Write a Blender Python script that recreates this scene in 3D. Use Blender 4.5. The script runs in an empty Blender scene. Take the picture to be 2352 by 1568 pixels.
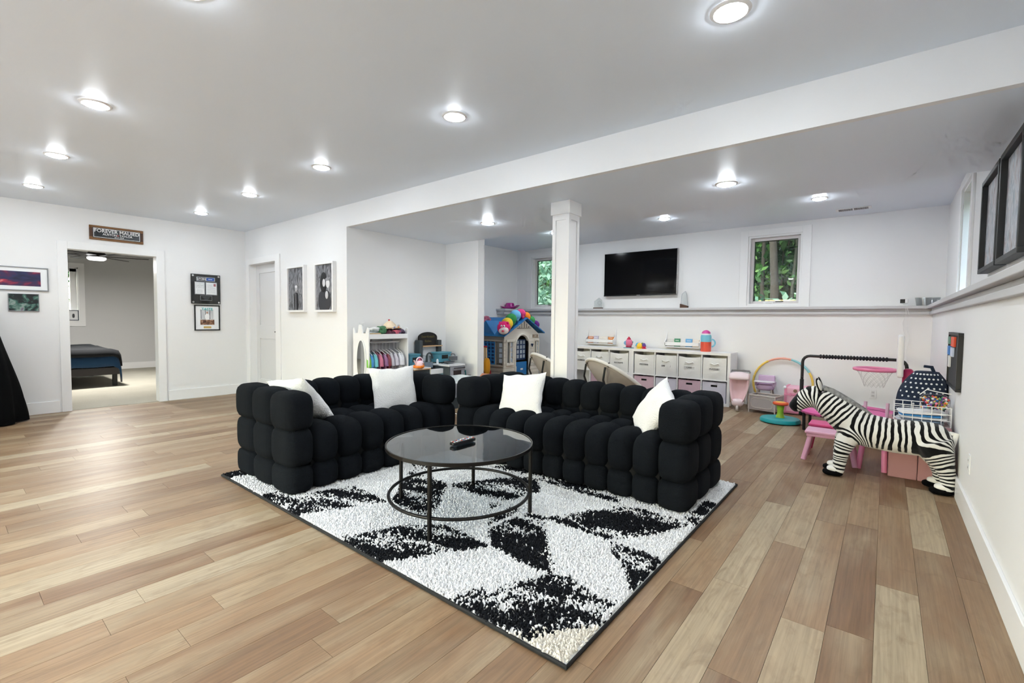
import bpy, bmesh, math, random
import numpy as np
from mathutils import Matrix, Vector, Euler, noise as mnoise
PI = math.pi
R = math.radians
rng = random.Random(7)
scene = bpy.context.scene
COL = scene.collection

# ------------------------------------------------------------------ camera
F_PX, PITCH, YAW, ROLL, CAM_H = 1066.55, -0.045, 0.6776, 0.0107, 1.2
cam_d = bpy.data.cameras.new('camera')
cam_d.sensor_width = 36.0
cam_d.lens = 36.0 * F_PX / 2352.0
cam_d.clip_start = 0.02
cam_d.clip_end = 200
cam = bpy.data.objects.new('camera', cam_d)
COL.objects.link(cam)
_fw0 = Vector((-math.sin(YAW), math.cos(YAW), 0)); _rt0 = Vector((math.cos(YAW), math.sin(YAW), 0)); _up0 = Vector((0, 0, 1))
_fw = _fw0 * math.cos(PITCH) + _up0 * math.sin(PITCH)
_u1 = -_fw0 * math.sin(PITCH) + _up0 * math.cos(PITCH)
_rt = _rt0 * math.cos(ROLL) + _u1 * math.sin(ROLL)
_up = -_rt0 * math.sin(ROLL) + _u1 * math.cos(ROLL)
cam.matrix_world = Matrix(((_rt.x, _up.x, -_fw.x, 0), (_rt.y, _up.y, -_fw.y, 0), (_rt.z, _up.z, -_fw.z, CAM_H), (0, 0, 0, 1)))
scene.camera = cam

# ------------------------------------------------------------------ world, exposure
world = bpy.data.worlds.new('world'); scene.world = world
world.use_nodes = True
wn = world.node_tree.nodes; wl = world.node_tree.links
wbg = wn['Background']
sky = wn.new('ShaderNodeTexSky'); sky.sky_type = 'NISHITA'; sky.sun_disc = False
sky.sun_elevation = R(48); sky.sun_rotation = R(200); sky.air_density = 1.6; sky.dust_density = 3.0
wl.new(sky.outputs[0], wbg.inputs[0])
wbg.inputs[1].default_value = 2.4
vs = scene.view_settings
vs.view_transform = 'Standard'; vs.look = 'None'; vs.gamma = 1.0; vs.use_curve_mapping = False
vs.exposure = 0.23
scene.cycles.max_bounces = 8; scene.cycles.diffuse_bounces = 4; scene.cycles.glossy_bounces = 3; scene.cycles.transmission_bounces = 4; scene.cycles.transparent_max_bounces = 8
scene.cycles.caustics_reflective = False; scene.cycles.caustics_refractive = False; scene.cycles.sample_clamp_indirect = 4.0
scene.cycles.use_adaptive_sampling = True; scene.cycles.adaptive_threshold = 0.13; scene.cycles.adaptive_min_samples = 12
LAMP_COL = (.885, .95, 1.0)
LAMP_E, REAR_GAIN = 175.0, 1.85   # radiance of the lamp domes; gain added to soffit and rear lamps to brighten that end
LAMP_W = 0          # watts of each recessed ceiling lamp

# ------------------------------------------------------------------ materials
MATS = {}
def srgb(h):
    if isinstance(h, str):
        h = h.lstrip('#'); c = [int(h[i:i+2], 16) / 255 for i in (0, 2, 4)]
    else:
        c = list(h)
    return tuple(x / 12.92 if x <= 0.04045 else ((x + 0.055) / 1.055) ** 2.4 for x in c) + (1.0,)
def mat(name, col=None, rough=0.6, metal=0.0, spec=0.5, bump=0.0, bscale=200.0, var=0.0, vscale=6.0, alpha=1.0, emit=0.0, sheen=0.0, coat=0.0):
    if name in MATS:
        return MATS[name]
    m = bpy.data.materials.new(name); m.use_nodes = True
    nt = m.node_tree; b = nt.nodes['Principled BSDF']
    c = srgb(col)
    b.inputs['Base Color'].default_value = c
    b.inputs['Roughness'].default_value = rough
    b.inputs['Metallic'].default_value = metal
    b.inputs['Specular IOR Level'].default_value = spec
    if sheen:
        b.inputs['Sheen Weight'].default_value = sheen
    if coat:
        b.inputs['Coat Weight'].default_value = coat
    if emit:
        b.inputs['Emission Color'].default_value = c; b.inputs['Emission Strength'].default_value = emit
    if alpha < 1:
        b.inputs['Alpha'].default_value = alpha
    if bump or var:
        tc = nt.nodes.new('ShaderNodeTexCoord')
    if var:
        n = nt.nodes.new('ShaderNodeTexNoise'); n.inputs['Scale'].default_value = vscale; n.inputs['Detail'].default_value = 4
        nt.links.new(tc.outputs['Object'], n.inputs['Vector'])
        mx = nt.nodes.new('ShaderNodeMix'); mx.data_type = 'RGBA'
        mx.inputs[6].default_value = tuple(max(0, x * (1 - var)) for x in c[:3]) + (1,)
        mx.inputs[7].default_value = tuple(min(1, x * (1 + var)) for x in c[:3]) + (1,)
        nt.links.new(n.outputs['Fac'], mx.inputs[0]); nt.links.new(mx.outputs[2], b.inputs['Base Color'])
    if bump:
        n2 = nt.nodes.new('ShaderNodeTexNoise'); n2.inputs['Scale'].default_value = bscale; n2.inputs['Detail'].default_value = 3
        nt.links.new(tc.outputs['Object'], n2.inputs['Vector'])
        bp = nt.nodes.new('ShaderNodeBump'); bp.inputs['Strength'].default_value = bump; bp.inputs['Distance'].default_value = 0.01
        nt.links.new(n2.outputs['Fac'], bp.inputs['Height']); nt.links.new(bp.outputs['Normal'], b.inputs['Normal'])
    MATS[name] = m
    return m
def mat_glass(name, tint=(1, 1, 1), refl=1.0, rough=0.0, ior=1.45):
    if name in MATS:
        return MATS[name]
    m = bpy.data.materials.new(name); m.use_nodes = True
    nt = m.node_tree; nt.nodes.remove(nt.nodes['Principled BSDF'])
    out = nt.nodes['Material Output']
    tr = nt.nodes.new('ShaderNodeBsdfTransparent'); tr.inputs[0].default_value = tuple(tint) + (1,)
    gl = nt.nodes.new('ShaderNodeBsdfGlossy'); gl.inputs['Roughness'].default_value = rough
    lw = nt.nodes.new('ShaderNodeLayerWeight'); lw.inputs[0].default_value = .5
    pw = nt.nodes.new('ShaderNodeMath'); pw.operation = 'POWER'; pw.inputs[1].default_value = 5.0; nt.links.new(lw.outputs['Facing'], pw.inputs[0])
    fr = nt.nodes.new('ShaderNodeMath'); fr.operation = 'MULTIPLY_ADD'; fr.inputs[1].default_value = .95; fr.inputs[2].default_value = .045; nt.links.new(pw.outputs[0], fr.inputs[0])
    mu = nt.nodes.new('ShaderNodeMath'); mu.operation = 'MULTIPLY'; mu.inputs[1].default_value = refl; mu.use_clamp = True
    mx = nt.nodes.new('ShaderNodeMixShader')
    nt.links.new(fr.outputs[0], mu.inputs[0]); nt.links.new(mu.outputs[0], mx.inputs[0])
    nt.links.new(tr.outputs[0], mx.inputs[1]); nt.links.new(gl.outputs[0], mx.inputs[2]); nt.links.new(mx.outputs[0], out.inputs[0])
    MATS[name] = m
    return m

# ------------------------------------------------------------------ mesh builder
class MB:
    def __init__(s):
        s.v = []; s.f = []
    def add(s, vs_, fs_):
        o = len(s.v); s.v += [tuple(p) for p in vs_]; s.f += [tuple(i + o for i in q) for q in fs_]; return s
    def box(s, x0, x1, y0, y1, z0, z1, M=None):
        p = [(x0, y0, z0), (x1, y0, z0), (x1, y1, z0), (x0, y1, z0), (x0, y0, z1), (x1, y0, z1), (x1, y1, z1), (x0, y1, z1)]
        if M is not None: p = [M @ Vector(q) for q in p]
        return s.add(p, [(0, 3, 2, 1), (4, 5, 6, 7), (0, 1, 5, 4), (1, 2, 6, 5), (2, 3, 7, 6), (3, 0, 4, 7)])
    def cbox(s, c, d, M=None):
        h = [x / 2 for x in d]
        T = Matrix.Translation(c) @ (M.to_4x4() if M is not None else Matrix.Identity(4))
        return s.box(-h[0], h[0], -h[1], h[1], -h[2], h[2], T)
    def cyl(s, p0, p1, r0, r1=None, n=14, caps=True):
        r1 = r0 if r1 is None else r1
        p0 = Vector(p0); p1 = Vector(p1); d = (p1 - p0)
        q = d.to_track_quat('Z', 'Y').to_matrix()
        o = len(s.v)
        for p, r in ((p0, r0), (p1, r1)):
            for i in range(n):
                a = 2 * PI * i / n; s.v.append(tuple(p + q @ Vector((r * math.cos(a), r * math.sin(a), 0))))
        for i in range(n):
            j = (i + 1) % n; s.f.append((o + i, o + j, o + n + j, o + n + i))
        if caps:
            s.f.append(tuple(o + i for i in reversed(range(n)))); s.f.append(tuple(o + n + i for i in range(n)))
        return s
    def tube(s, pts, r, n=8, closed=False):
        pts = [Vector(p) for p in pts]; m = len(pts); o = len(s.v); prev = None
        rr = r if isinstance(r, (list, tuple)) else [r] * m
        for k, p in enumerate(pts):
            a = pts[(k - 1) % m] if closed or k > 0 else p
            b = pts[(k + 1) % m] if closed or k < m - 1 else p
            t = (b - a).normalized() if (b - a).length > 1e-9 else Vector((0, 0, 1))
            if prev is None:
                u = t.orthogonal().normalized()
            else:
                u = (prev - t * prev.dot(t))
                u = u.normalized() if u.length > 1e-6 else t.orthogonal().normalized()
            prev = u; w = t.cross(u)
            for i in range(n):
                g = 2 * PI * i / n; s.v.append(tuple(p + (u * math.cos(g) + w * math.sin(g)) * rr[k]))
        for k in range(m if closed else m - 1):
            k2 = (k + 1) % m
            for i in range(n):
                j = (i + 1) % n; s.f.append((o + k * n + i, o + k * n + j, o + k2 * n + j, o + k2 * n + i))
        if not closed:
            s.f.append(tuple(o + i for i in reversed(range(n)))); s.f.append(tuple(o + (m - 1) * n + i for i in range(n)))
        return s
    def lathe(s, prof, n=24, M=None, cap=True):
        o = len(s.v); M = M or Matrix.Identity(4)
        for r, z in prof:
            for i in range(n):
                a = 2 * PI * i / n; s.v.append(tuple(M @ Vector((r * math.cos(a), r * math.sin(a), z))))
        for k in range(len(prof) - 1):
            for i in range(n):
                j = (i + 1) % n; s.f.append((o + k * n + i, o + k * n + j, o + (k + 1) * n + j, o + (k + 1) * n + i))
        if cap:
            s.f.append(tuple(o + i for i in reversed(range(n)))); s.f.append(tuple(o + (len(prof) - 1) * n + i for i in range(n)))
        return s
    def ell(s, c, r, nu=16, nv=10, M=None):
        o = len(s.v); c = Vector(c); M3 = M.to_3x3() if M is not None else Matrix.Identity(3)
        s.v.append(tuple(c + M3 @ Vector((0, 0, -r[2]))))
        for k in range(1, nv):
            t = PI * k / nv
            for i in range(nu):
                a = 2 * PI * i / nu
                s.v.append(tuple(c + M3 @ Vector((r[0] * math.sin(t) * math.cos(a), r[1] * math.sin(t) * math.sin(a), -r[2] * math.cos(t)))))
        s.v.append(tuple(c + M3 @ Vector((0, 0, r[2])))); L = len(s.v) - 1
        for i in range(nu):
            j = (i + 1) % nu
            s.f.append((o, o + 1 + j, o + 1 + i)); s.f.append((L, L - nu + i, L - nu + j))
        for k in range(nv - 2):
            for i in range(nu):
                j = (i + 1) % nu; a = o + 1 + k * nu
                s.f.append((a + i, a + j, a + nu + j, a + nu + i))
        return s
    def prism(s, poly, a0, a1, ax='y', M=None):
        """poly: 2D points; ax: extrusion axis ('x': poly=(y,z), 'y': (x,z), 'z': (x,y))"""
        def P(p, a):
            q = (a, p[0], p[1]) if ax == 'x' else ((p[0], a, p[1]) if ax == 'y' else (p[0], p[1], a))
            return (M @ Vector(q)) if M is not None else q
        n = len(poly)
        vs_ = [P(p, a0) for p in poly] + [P(p, a1) for p in poly]
        return s.add(vs_, [tuple(reversed(range(n))), tuple(range(n, 2 * n))] + [(i, (i + 1) % n, n + (i + 1) % n, n + i) for i in range(n)])
    def rbox(s, c, d, p=4.0, n=8, M=None):
        """pillowy block: cube sphere in the p norm"""
        M3 = M.to_3x3() if M is not None else Matrix.Identity(3); c = Vector(c); o = len(s.v); idx = {}
        def vid(q):
            k = tuple(round(t * n) for t in q)
            if k not in idx:
                w = [math.tan(t * PI / 4) if abs(t) < 1 else t for t in q]
                l = sum(abs(t) ** p for t in w) ** (1 / p)
                idx[k] = len(s.v); s.v.append(tuple(c + M3 @ Vector([w[i] / l * d[i] / 2 for i in range(3)])))
            return idx[k]
        for ax in range(3):
            for sg in (-1, 1):
                for i in range(n):
                    for j in range(n):
                        q = []
                        for a, b in ((i, j), (i + 1, j), (i + 1, j + 1), (i, j + 1)):
                            t = [0, 0, 0]; t[ax] = sg; t[(ax + 1) % 3] = -1 + 2 * a / n; t[(ax + 2) % 3] = -1 + 2 * b / n; q.append(vid(t))
                        s.f.append(tuple(q if sg > 0 else reversed(q)))
        return s
    def mesh(s, name, material, smooth=None):
        me = bpy.data.meshes.new(name); me.from_pydata(s.v, [], s.f); me.validate(); me.update()
        bm = bmesh.new(); bm.from_mesh(me); bmesh.ops.recalc_face_normals(bm, faces=bm.faces); bm.to_mesh(me); bm.free()
        if material is not None: me.materials.append(material)
        if smooth is not None:
            me.polygons.foreach_set('use_smooth', [True] * len(me.polygons)); me.set_sharp_from_angle(angle=R(smooth))
        return me
    def build(s, name, material, parent=None, smooth=None, bevel=0.0, segs=2, loc=None, rot=None, kind=None, label=None):
        return link(name, s.mesh(name, material, smooth), parent, bevel, segs, loc, rot, kind, label)
def link(name, me, parent=None, bevel=0.0, segs=2, loc=None, rot=None, kind=None, label=None):
    o = bpy.data.objects.new(name, me); COL.objects.link(o)
    if parent is not None: o.parent = parent
    if loc is not None: o.location = loc
    if rot is not None: o.rotation_euler = rot
    if bevel:
        b = o.modifiers.new('bevel', 'BEVEL'); b.width = bevel; b.segments = segs; b.limit_method = 'ANGLE'; b.angle_limit = R(40)
    if kind: o['kind'] = kind
    if label: o['label'] = label
    return o
def thing(name, label, cat, loc=(0, 0, 0), rz=0.0, group=None, rot=None):
    o = bpy.data.objects.new(name, None); COL.objects.link(o); o.empty_display_size = 0.1
    o.location = loc; o.rotation_euler = rot if rot is not None else (0, 0, rz)
    o['label'] = label; o['category'] = cat
    if group: o['group'] = group
    return o
def tag(o, label, cat, group=None):
    o['label'] = label; o['category'] = cat
    if group: o['group'] = group
    return o
def box_o(name, b, m, parent=None, bevel=0.0, **k):
    return MB().box(*b).build(name, m, parent, bevel=bevel, **k)
def lettering(body, size, m, parent, loc, rot, ext=0.001, align='CENTER', name='lettering', sx=1.0, bold=0.0):
    cu = bpy.data.curves.new('t', 'FONT'); cu.body = body; cu.size = size; cu.extrude = ext; cu.align_x = align; cu.align_y = 'CENTER'; cu.offset = bold
    cu.resolution_u = 3
    t = bpy.data.objects.new('t', cu); COL.objects.link(t)
    bpy.context.view_layer.update()
    me = bpy.data.meshes.new_from_object(t.evaluated_get(bpy.context.evaluated_depsgraph_get()))
    bpy.data.objects.remove(t); bpy.data.curves.remove(cu)
    me.name = name; me.materials.clear(); me.materials.append(m)
    o = link(name, me, parent, loc=loc, rot=rot); o.scale = (sx, 1, 1)
    return o
def arc(c, r, a0, a1, n, plane='xz'):
    pts = []
    for i in range(n + 1):
        a = a0 + (a1 - a0) * i / n; u, w = r * math.cos(a), r * math.sin(a)
        pts.append((c[0] + u, c[1], c[2] + w) if plane == 'xz' else ((c[0], c[1] + u, c[2] + w) if plane == 'yz' else (c[0] + u, c[1] + w, c[2])))
    return pts

# ------------------------------------------------------------------ common materials
M_WALL = mat('wall_paint', '#ededed', 0.55, spec=0.3, bump=0.02, bscale=90)
M_CEIL = mat('ceiling_paint', '#e6eef8', 0.38, spec=0.4, bump=0.02, bscale=60)
M_TRIM = mat('trim_paint', '#f0f0f0', 0.35, spec=0.4)
M_DOOR = mat('door_paint', '#dcdcdd', 0.4, spec=0.4)
M_WHITE = mat('white_plastic', '#eeeeee', 0.35)
M_BLACK = mat('black_frame', '#141516', 0.45)
M_BLKMET = mat('black_metal', '#1a1817', 0.38, metal=0.6)
M_CHROME = mat('chrome', '#d8d8d8', 0.12, metal=1.0)
M_LAMP = mat('lamp_diffuser', '#ffffff', 0.5, emit=6.0)
M_LAMP.cycles.emission_sampling = 'NONE'
M_GLASS = mat_glass('window_glass', (0.93, 0.96, 0.94), 1.0)

# ------------------------------------------------------------------ room measurements (metres)
XL, XR, XU, Y1, Y2, YB, YL = -7.985, 0.429, 0.541, 3.128, 4.742, 7.617, 7.505
ZC, ZS, ZC2, ZT, XA, XB, XC = 2.561, 2.303, 2.63, 2.9, -5.082, -4.433, -6.01
YF = -3.3
DY0, DY1, DZ = 1.058, 1.963, 2.037
def struct(name, mb, m, parent=None, bevel=0.0, smooth=None):
    o = mb.build(name, m, parent, bevel=bevel, smooth=smooth)
    if parent is None: o['kind'] = 'structure'
    return o
# walls
struct('wall_left', MB().box(XL - .12, XL, YF, DY0 - .02, 0, ZC).box(XL - .12, XL, DY1 + .02, Y1 + .14, 0, ZC).box(XL - .12, XL, DY0 - .02, DY1 + .02, DZ + .02, ZC), M_WALL)
PX0, PX1, PZ = -7.82, -6.93, 2.027
struct('wall_middle', MB().box(XL, PX0 - .02, Y1, Y1 + .14, 0, ZT).box(PX1 + .02, XA, Y1, Y1 + .14, 0, ZT).box(PX0 - .02, PX1 + .02, Y1, Y1 + .14, PZ + .02, ZT), M_WALL)
struct('wall_alcove', MB().box(XA - .14, XA, Y1 + .14, Y2, 0, ZT).box(XC - .12, XB, Y2, Y2 + .13, 0, ZT), M_WALL)
struct('wall_rear_left', MB().box(XC - .12, XC, Y2 + .13, YB + .25, 0, ZT), M_WALL)
W2 = (-1.636, -0.948, 1.462, 2.475); W1 = (-5.633, -4.945, 1.462, 2.475)
wb = MB().box(XC, W1[0], YB, YB + .22, 1.3, ZT).box(W1[1], W2[0], YB, YB + .22, 1.3, ZT).box(W2[1], XU + .25, YB, YB + .22, 1.3, ZT)
for w in (W1, W2):
    wb.box(w[0], w[1], YB, YB + .22, 1.3, w[2]).box(w[0], w[1], YB, YB + .22, w[3], ZT)
struct('wall_back_upper', wb, M_WALL)
struct('wall_back_lower', MB().box(XC, XR, YL, YB + .22, 0, 1.415), M_WALL)
WR = (5.58, 6.27, 1.49, 2.50)
wr = MB().box(XU, XU + .22, YF, WR[0], 1.3, ZT).box(XU, XU + .22, WR[1], YB, 1.3, ZT).box(XU, XU + .22, WR[0], WR[1], 1.3, WR[2]).box(XU, XU + .22, WR[0], WR[1], WR[3], ZT)
struct('wall_right_upper', wr, M_WALL)
struct('wall_right_lower', MB().box(XR, XU + .22, YF, YB + .22, 0, 1.415), M_WALL)
SD = (-5.6, -1.4, 2.12)    # unseen glazed door, added behind the camera to let in daylight
struct('wall_front', MB().box(XL - .12, SD[0], YF - .15, YF, 0, ZT).box(SD[1], XU + .22, YF - .15, YF, 0, ZT).box(SD[0], SD[1], YF - .15, YF, SD[2], ZT), M_WALL)
sd = struct('door_daylight_added', MB().box(SD[0], SD[0] + .08, YF - .12, YF, 0, SD[2]).box(SD[1] - .08, SD[1], YF - .12, YF, 0, SD[2]).box(SD[0], SD[1], YF - .12, YF, SD[2] - .08, SD[2]).box(SD[0], SD[1], YF - .12, YF, 0, .05).box((SD[0] + SD[1]) / 2 - .05, (SD[0] + SD[1]) / 2 + .05, YF - .12, YF, .05, SD[2] - .08), M_TRIM)
struct('pane', MB().box(SD[0] + .08, (SD[0] + SD[1]) / 2 - .05, YF - .07, YF - .064, .05, SD[2] - .08), M_GLASS, sd)
struct('pane', MB().box((SD[0] + SD[1]) / 2 + .05, SD[1] - .08, YF - .07, YF - .064, .05, SD[2] - .08), M_GLASS, sd)
# ceilings
struct('ceiling', MB().box(XL - .12, XU + .2, YF, Y1, ZC, ZC + .12), M_CEIL)
struct('wall_beam', MB().box(XA, XU + .2, Y1, Y1 + .05, ZS, ZT), M_WALL)
struct('ceiling_soffit', MB().box(XA, XU + .2, Y1 + .05, Y2, ZS, ZT), M_CEIL)
struct('ceiling_rear', MB().box(XC - .1, XU + .2, Y2, YB + .2, ZC2, ZC2 + .12), M_CEIL)
# ledge mouldings (back wall and right wall)
led = MB()
for z0, z1, pr in ((1.395, 1.432, .06), (1.362, 1.395, .014), (1.325, 1.362, .03)):
    led.box(XC, XR + (-pr if False else 0), YL - pr, YL + .12, z0, z1)
M_LEDGE = mat('ledge_shade_grey', '#c6c6c8', .5)  # shade from grazing light on the ledge is put into this grey
struct('trim_1', led, M_LEDGE, bevel=.004)
led = MB()
for z0, z1, pr in ((1.395, 1.432, .06), (1.362, 1.395, .014), (1.325, 1.362, .03)):
    led.box(XR - pr, XR + .12, YF, YL + .0, z0, z1)
struct('trim_2', led, M_LEDGE, bevel=.004)
struct('trim_3', MB().box(XC, XC + .24, 6.95, YL - .05, 1.392, 1.432).box(XC, XC + .2, 6.97, YL - .03, 1.325, 1.392), M_LEDGE, bevel=.004)
# baseboards
BH = .146
def base(name, *bs):
    m = MB()
    for x0, x1, y0, y1 in bs: m.box(x0, x1, y0, y1, 0, BH)
    return struct(name, m, M_TRIM, bevel=.003)
base('baseboard_left', (XL, XL + .016, YF, DY0 - .11), (XL, XL + .016, DY1 + .11, Y1))
base('baseboard_middle', (PX1 + .155, XA, Y1 - .016, Y1))
base('baseboard_alcove', (XA, XA + .016, Y1, Y2), (XA, XB + .016, Y2 - .016, Y2), (XB, XB + .016, Y2, Y2 + .13))
base('baseboard_back', (XC, XR, YL - .016, YL))
base('baseboard_right', (XR - .016, XR, YF, YL))
# door casings
def casing_x(name, x, s, y0, y1, z1, w=.092, t=.018, depth=.12, back=True):
    m = MB()
    for xx, ss in ((x, s), (x - s * depth, -s)):
        a, b = sorted((xx, xx + ss * t))
        m.box(a, b, y0 - w, y0, 0, z1 + w).box(a, b, y1, y1 + w, 0, z1 + w).box(a, b, y0, y1, z1, z1 + w)
    a, b = sorted((x, x - s * depth))
    m.box(a, b, y0 - .02, y0, 0, z1 + .02).box(a, b, y1, y1 + .02, 0, z1 + .02).box(a, b, y0, y1, z1, z1 + .02)
    return struct(name, m, M_TRIM, bevel=.002)
casing_x('trim_4', XL, 1, DY0, DY1, DZ)
m = MB(); w = .092; t = .018
m.box(PX0 - w, PX0, Y1 - t, Y1, 0, PZ + w).box(PX1, PX1 + w + .05, Y1 - t, Y1, 0, PZ + w).box(PX0, PX1, Y1 - t, Y1, PZ, PZ + w)
m.box(PX0 - .02, PX0, Y1, Y1 + .14, 0, PZ + .02).box(PX1, PX1 + .02, Y1, Y1 + .14, 0, PZ + .02).box(PX0, PX1, Y1, Y1 + .14, PZ, PZ + .02)
struct('trim_5', m, M_TRIM, bevel=.002)
# pocket door: stiles, rails, recessed panels, handle
d1 = struct('door_1', MB().box(PX0, PX1, Y1 + .105, Y1 + .125, .01, PZ), M_DOOR)
fr = MB(); yA, yB = Y1 + .09, Y1 + .106
fr.box(PX0, PX0 + .11, yA, yB, .01, PZ).box(PX1 - .11, PX1, yA, yB, .01, PZ)
for z0, z1 in ((.01, .24), (.88, 1.09), (PZ - .13, PZ)):
    fr.box(PX0 + .11, PX1 - .11, yA, yB, z0, z1)
struct('door_frame', fr, M_DOOR, d1, bevel=.003)
box_o('door_handle', (PX1 - .20, PX1 - .06, Y1 + .055, Y1 + .07, .985, 1.0), M_BLACK, d1, bevel=.003)
box_o('door_handle_plate', (PX1 - .085, PX1 - .045, Y1 + .07, Y1 + .09, .96, 1.02), M_BLACK, d1, bevel=.003)
# windows
def window_y(name, w, y):
    x0, x1, z0, z1 = w; cw = .105
    o = struct(name, MB().box(x0 - cw, x0, y - .02, y, z0 - .045, z1 + .09).box(x1, x1 + cw, y - .02, y, z0 - .045, z1 + .09).box(x0, x1, y - .02, y, z1, z1 + .09).box(x0, x1, y - .02, y, z0 - .045, z0), M_TRIM, bevel=.002)
    j = .025; m = MB()
    m.box(x0, x0 + j, y, y + .2, z0, z1).box(x1 - j, x1, y, y + .2, z0, z1).box(x0 + j, x1 - j, y, y + .2, z1 - j, z1).box(x0 + j, x1 - j, y, y + .2, z0, z0 + j)
    struct('jamb', m, M_TRIM, o)
    m = MB(); a, b, c, d = x0 + j, x1 - j, z0 + j, z1 - j; s = .04; yy0, yy1 = y + .08, y + .12
    m.box(a, a + s, yy0, yy1, c, d).box(b - s, b, yy0, yy1, c, d).box(a + s, b - s, yy0, yy1, d - s, d).box(a + s, b - s, yy0, yy1, c, c + s)
    struct('sash', m, mat('window_vinyl', '#dcd8d8', 0.4), o, bevel=.003)
    struct('screen_frame', MB().box(a + s, a + s + .008, yy1 - .005, yy1 + .01, c + s, d - s).box(b - s - .008, b - s, yy1 - .005, yy1 + .01, c + s, d - s).box(a + s, b - s, yy1 - .005, yy1 + .01, d - s - .01, d - s), M_BLACK, o)
    struct('pane', MB().box(a + s, b - s, y + .098, y + .103, c + s, d - s), M_GLASS, o)
    m = MB().cbox(((a + b) / 2 - .07, y + .065, z0 + .04), (.12, .03, .02)).cyl(((a + b) / 2 - .1, y + .05, z0 + .045), ((a + b) / 2 - .02, y + .045, z0 + .035), .008)
    struct('crank', m, M_WHITE, o)
    struct('latch', MB().cbox((b - .005, y + .07, z0 + .42), (.02, .03, .09)), M_WHITE, o)
    struct('vent_slot', MB().cbox(((a + b) / 2 + .07, y + .078, c + .03), (.1, .006, .012)), M_BLACK, o)
    return o
window_y('window_1', W1, YB)
window_y('window_2', W2, YB)
y0, y1, z0, z1 = WR; cw = .1
w3 = struct('window_3', MB().box(XU - .02, XU, y0 - cw, y0, z0 - .045, z1 + .09).box(XU - .02, XU, y1, y1 + cw, z0 - .045, z1 + .09).box(XU - .02, XU, y0, y1, z1, z1 + .09).box(XU - .02, XU, y0, y1, z0 - .045, z0), M_TRIM, bevel=.002)
m = MB(); j = .02
m.box(XU, XU + .2, y0, y0 + j, z0, z1).box(XU, XU + .2, y1 - j, y1, z0, z1).box(XU, XU + .2, y0 + j, y1 - j, z1 - j, z1).box(XU, XU + .2, y0 + j, y1 - j, z0, z0 + j)
struct('jamb', m, M_TRIM, w3)
m = MB(); xa, xb = XU + .11, XU + .15; s = .04
m.box(xa, xb, y0 + j, y0 + j + s, z0 + j, z1 - j).box(xa, xb, y1 - j - s, y1 - j, z0 + j, z1 - j).box(xa, xb, y0 + j + s, y1 - j - s, z1 - j - s, z1 - j).box(xa, xb, y0 + j + s, y1 - j - s, z0 + j, z0 + j + s)
struct('sash', m, MATS['window_vinyl'], w3)
struct('pane', MB().box(XU + .128, XU + .133, y0 + j + s, y1 - j - s, z0 + j + s, z1 - j - s), M_GLASS, w3)

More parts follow.
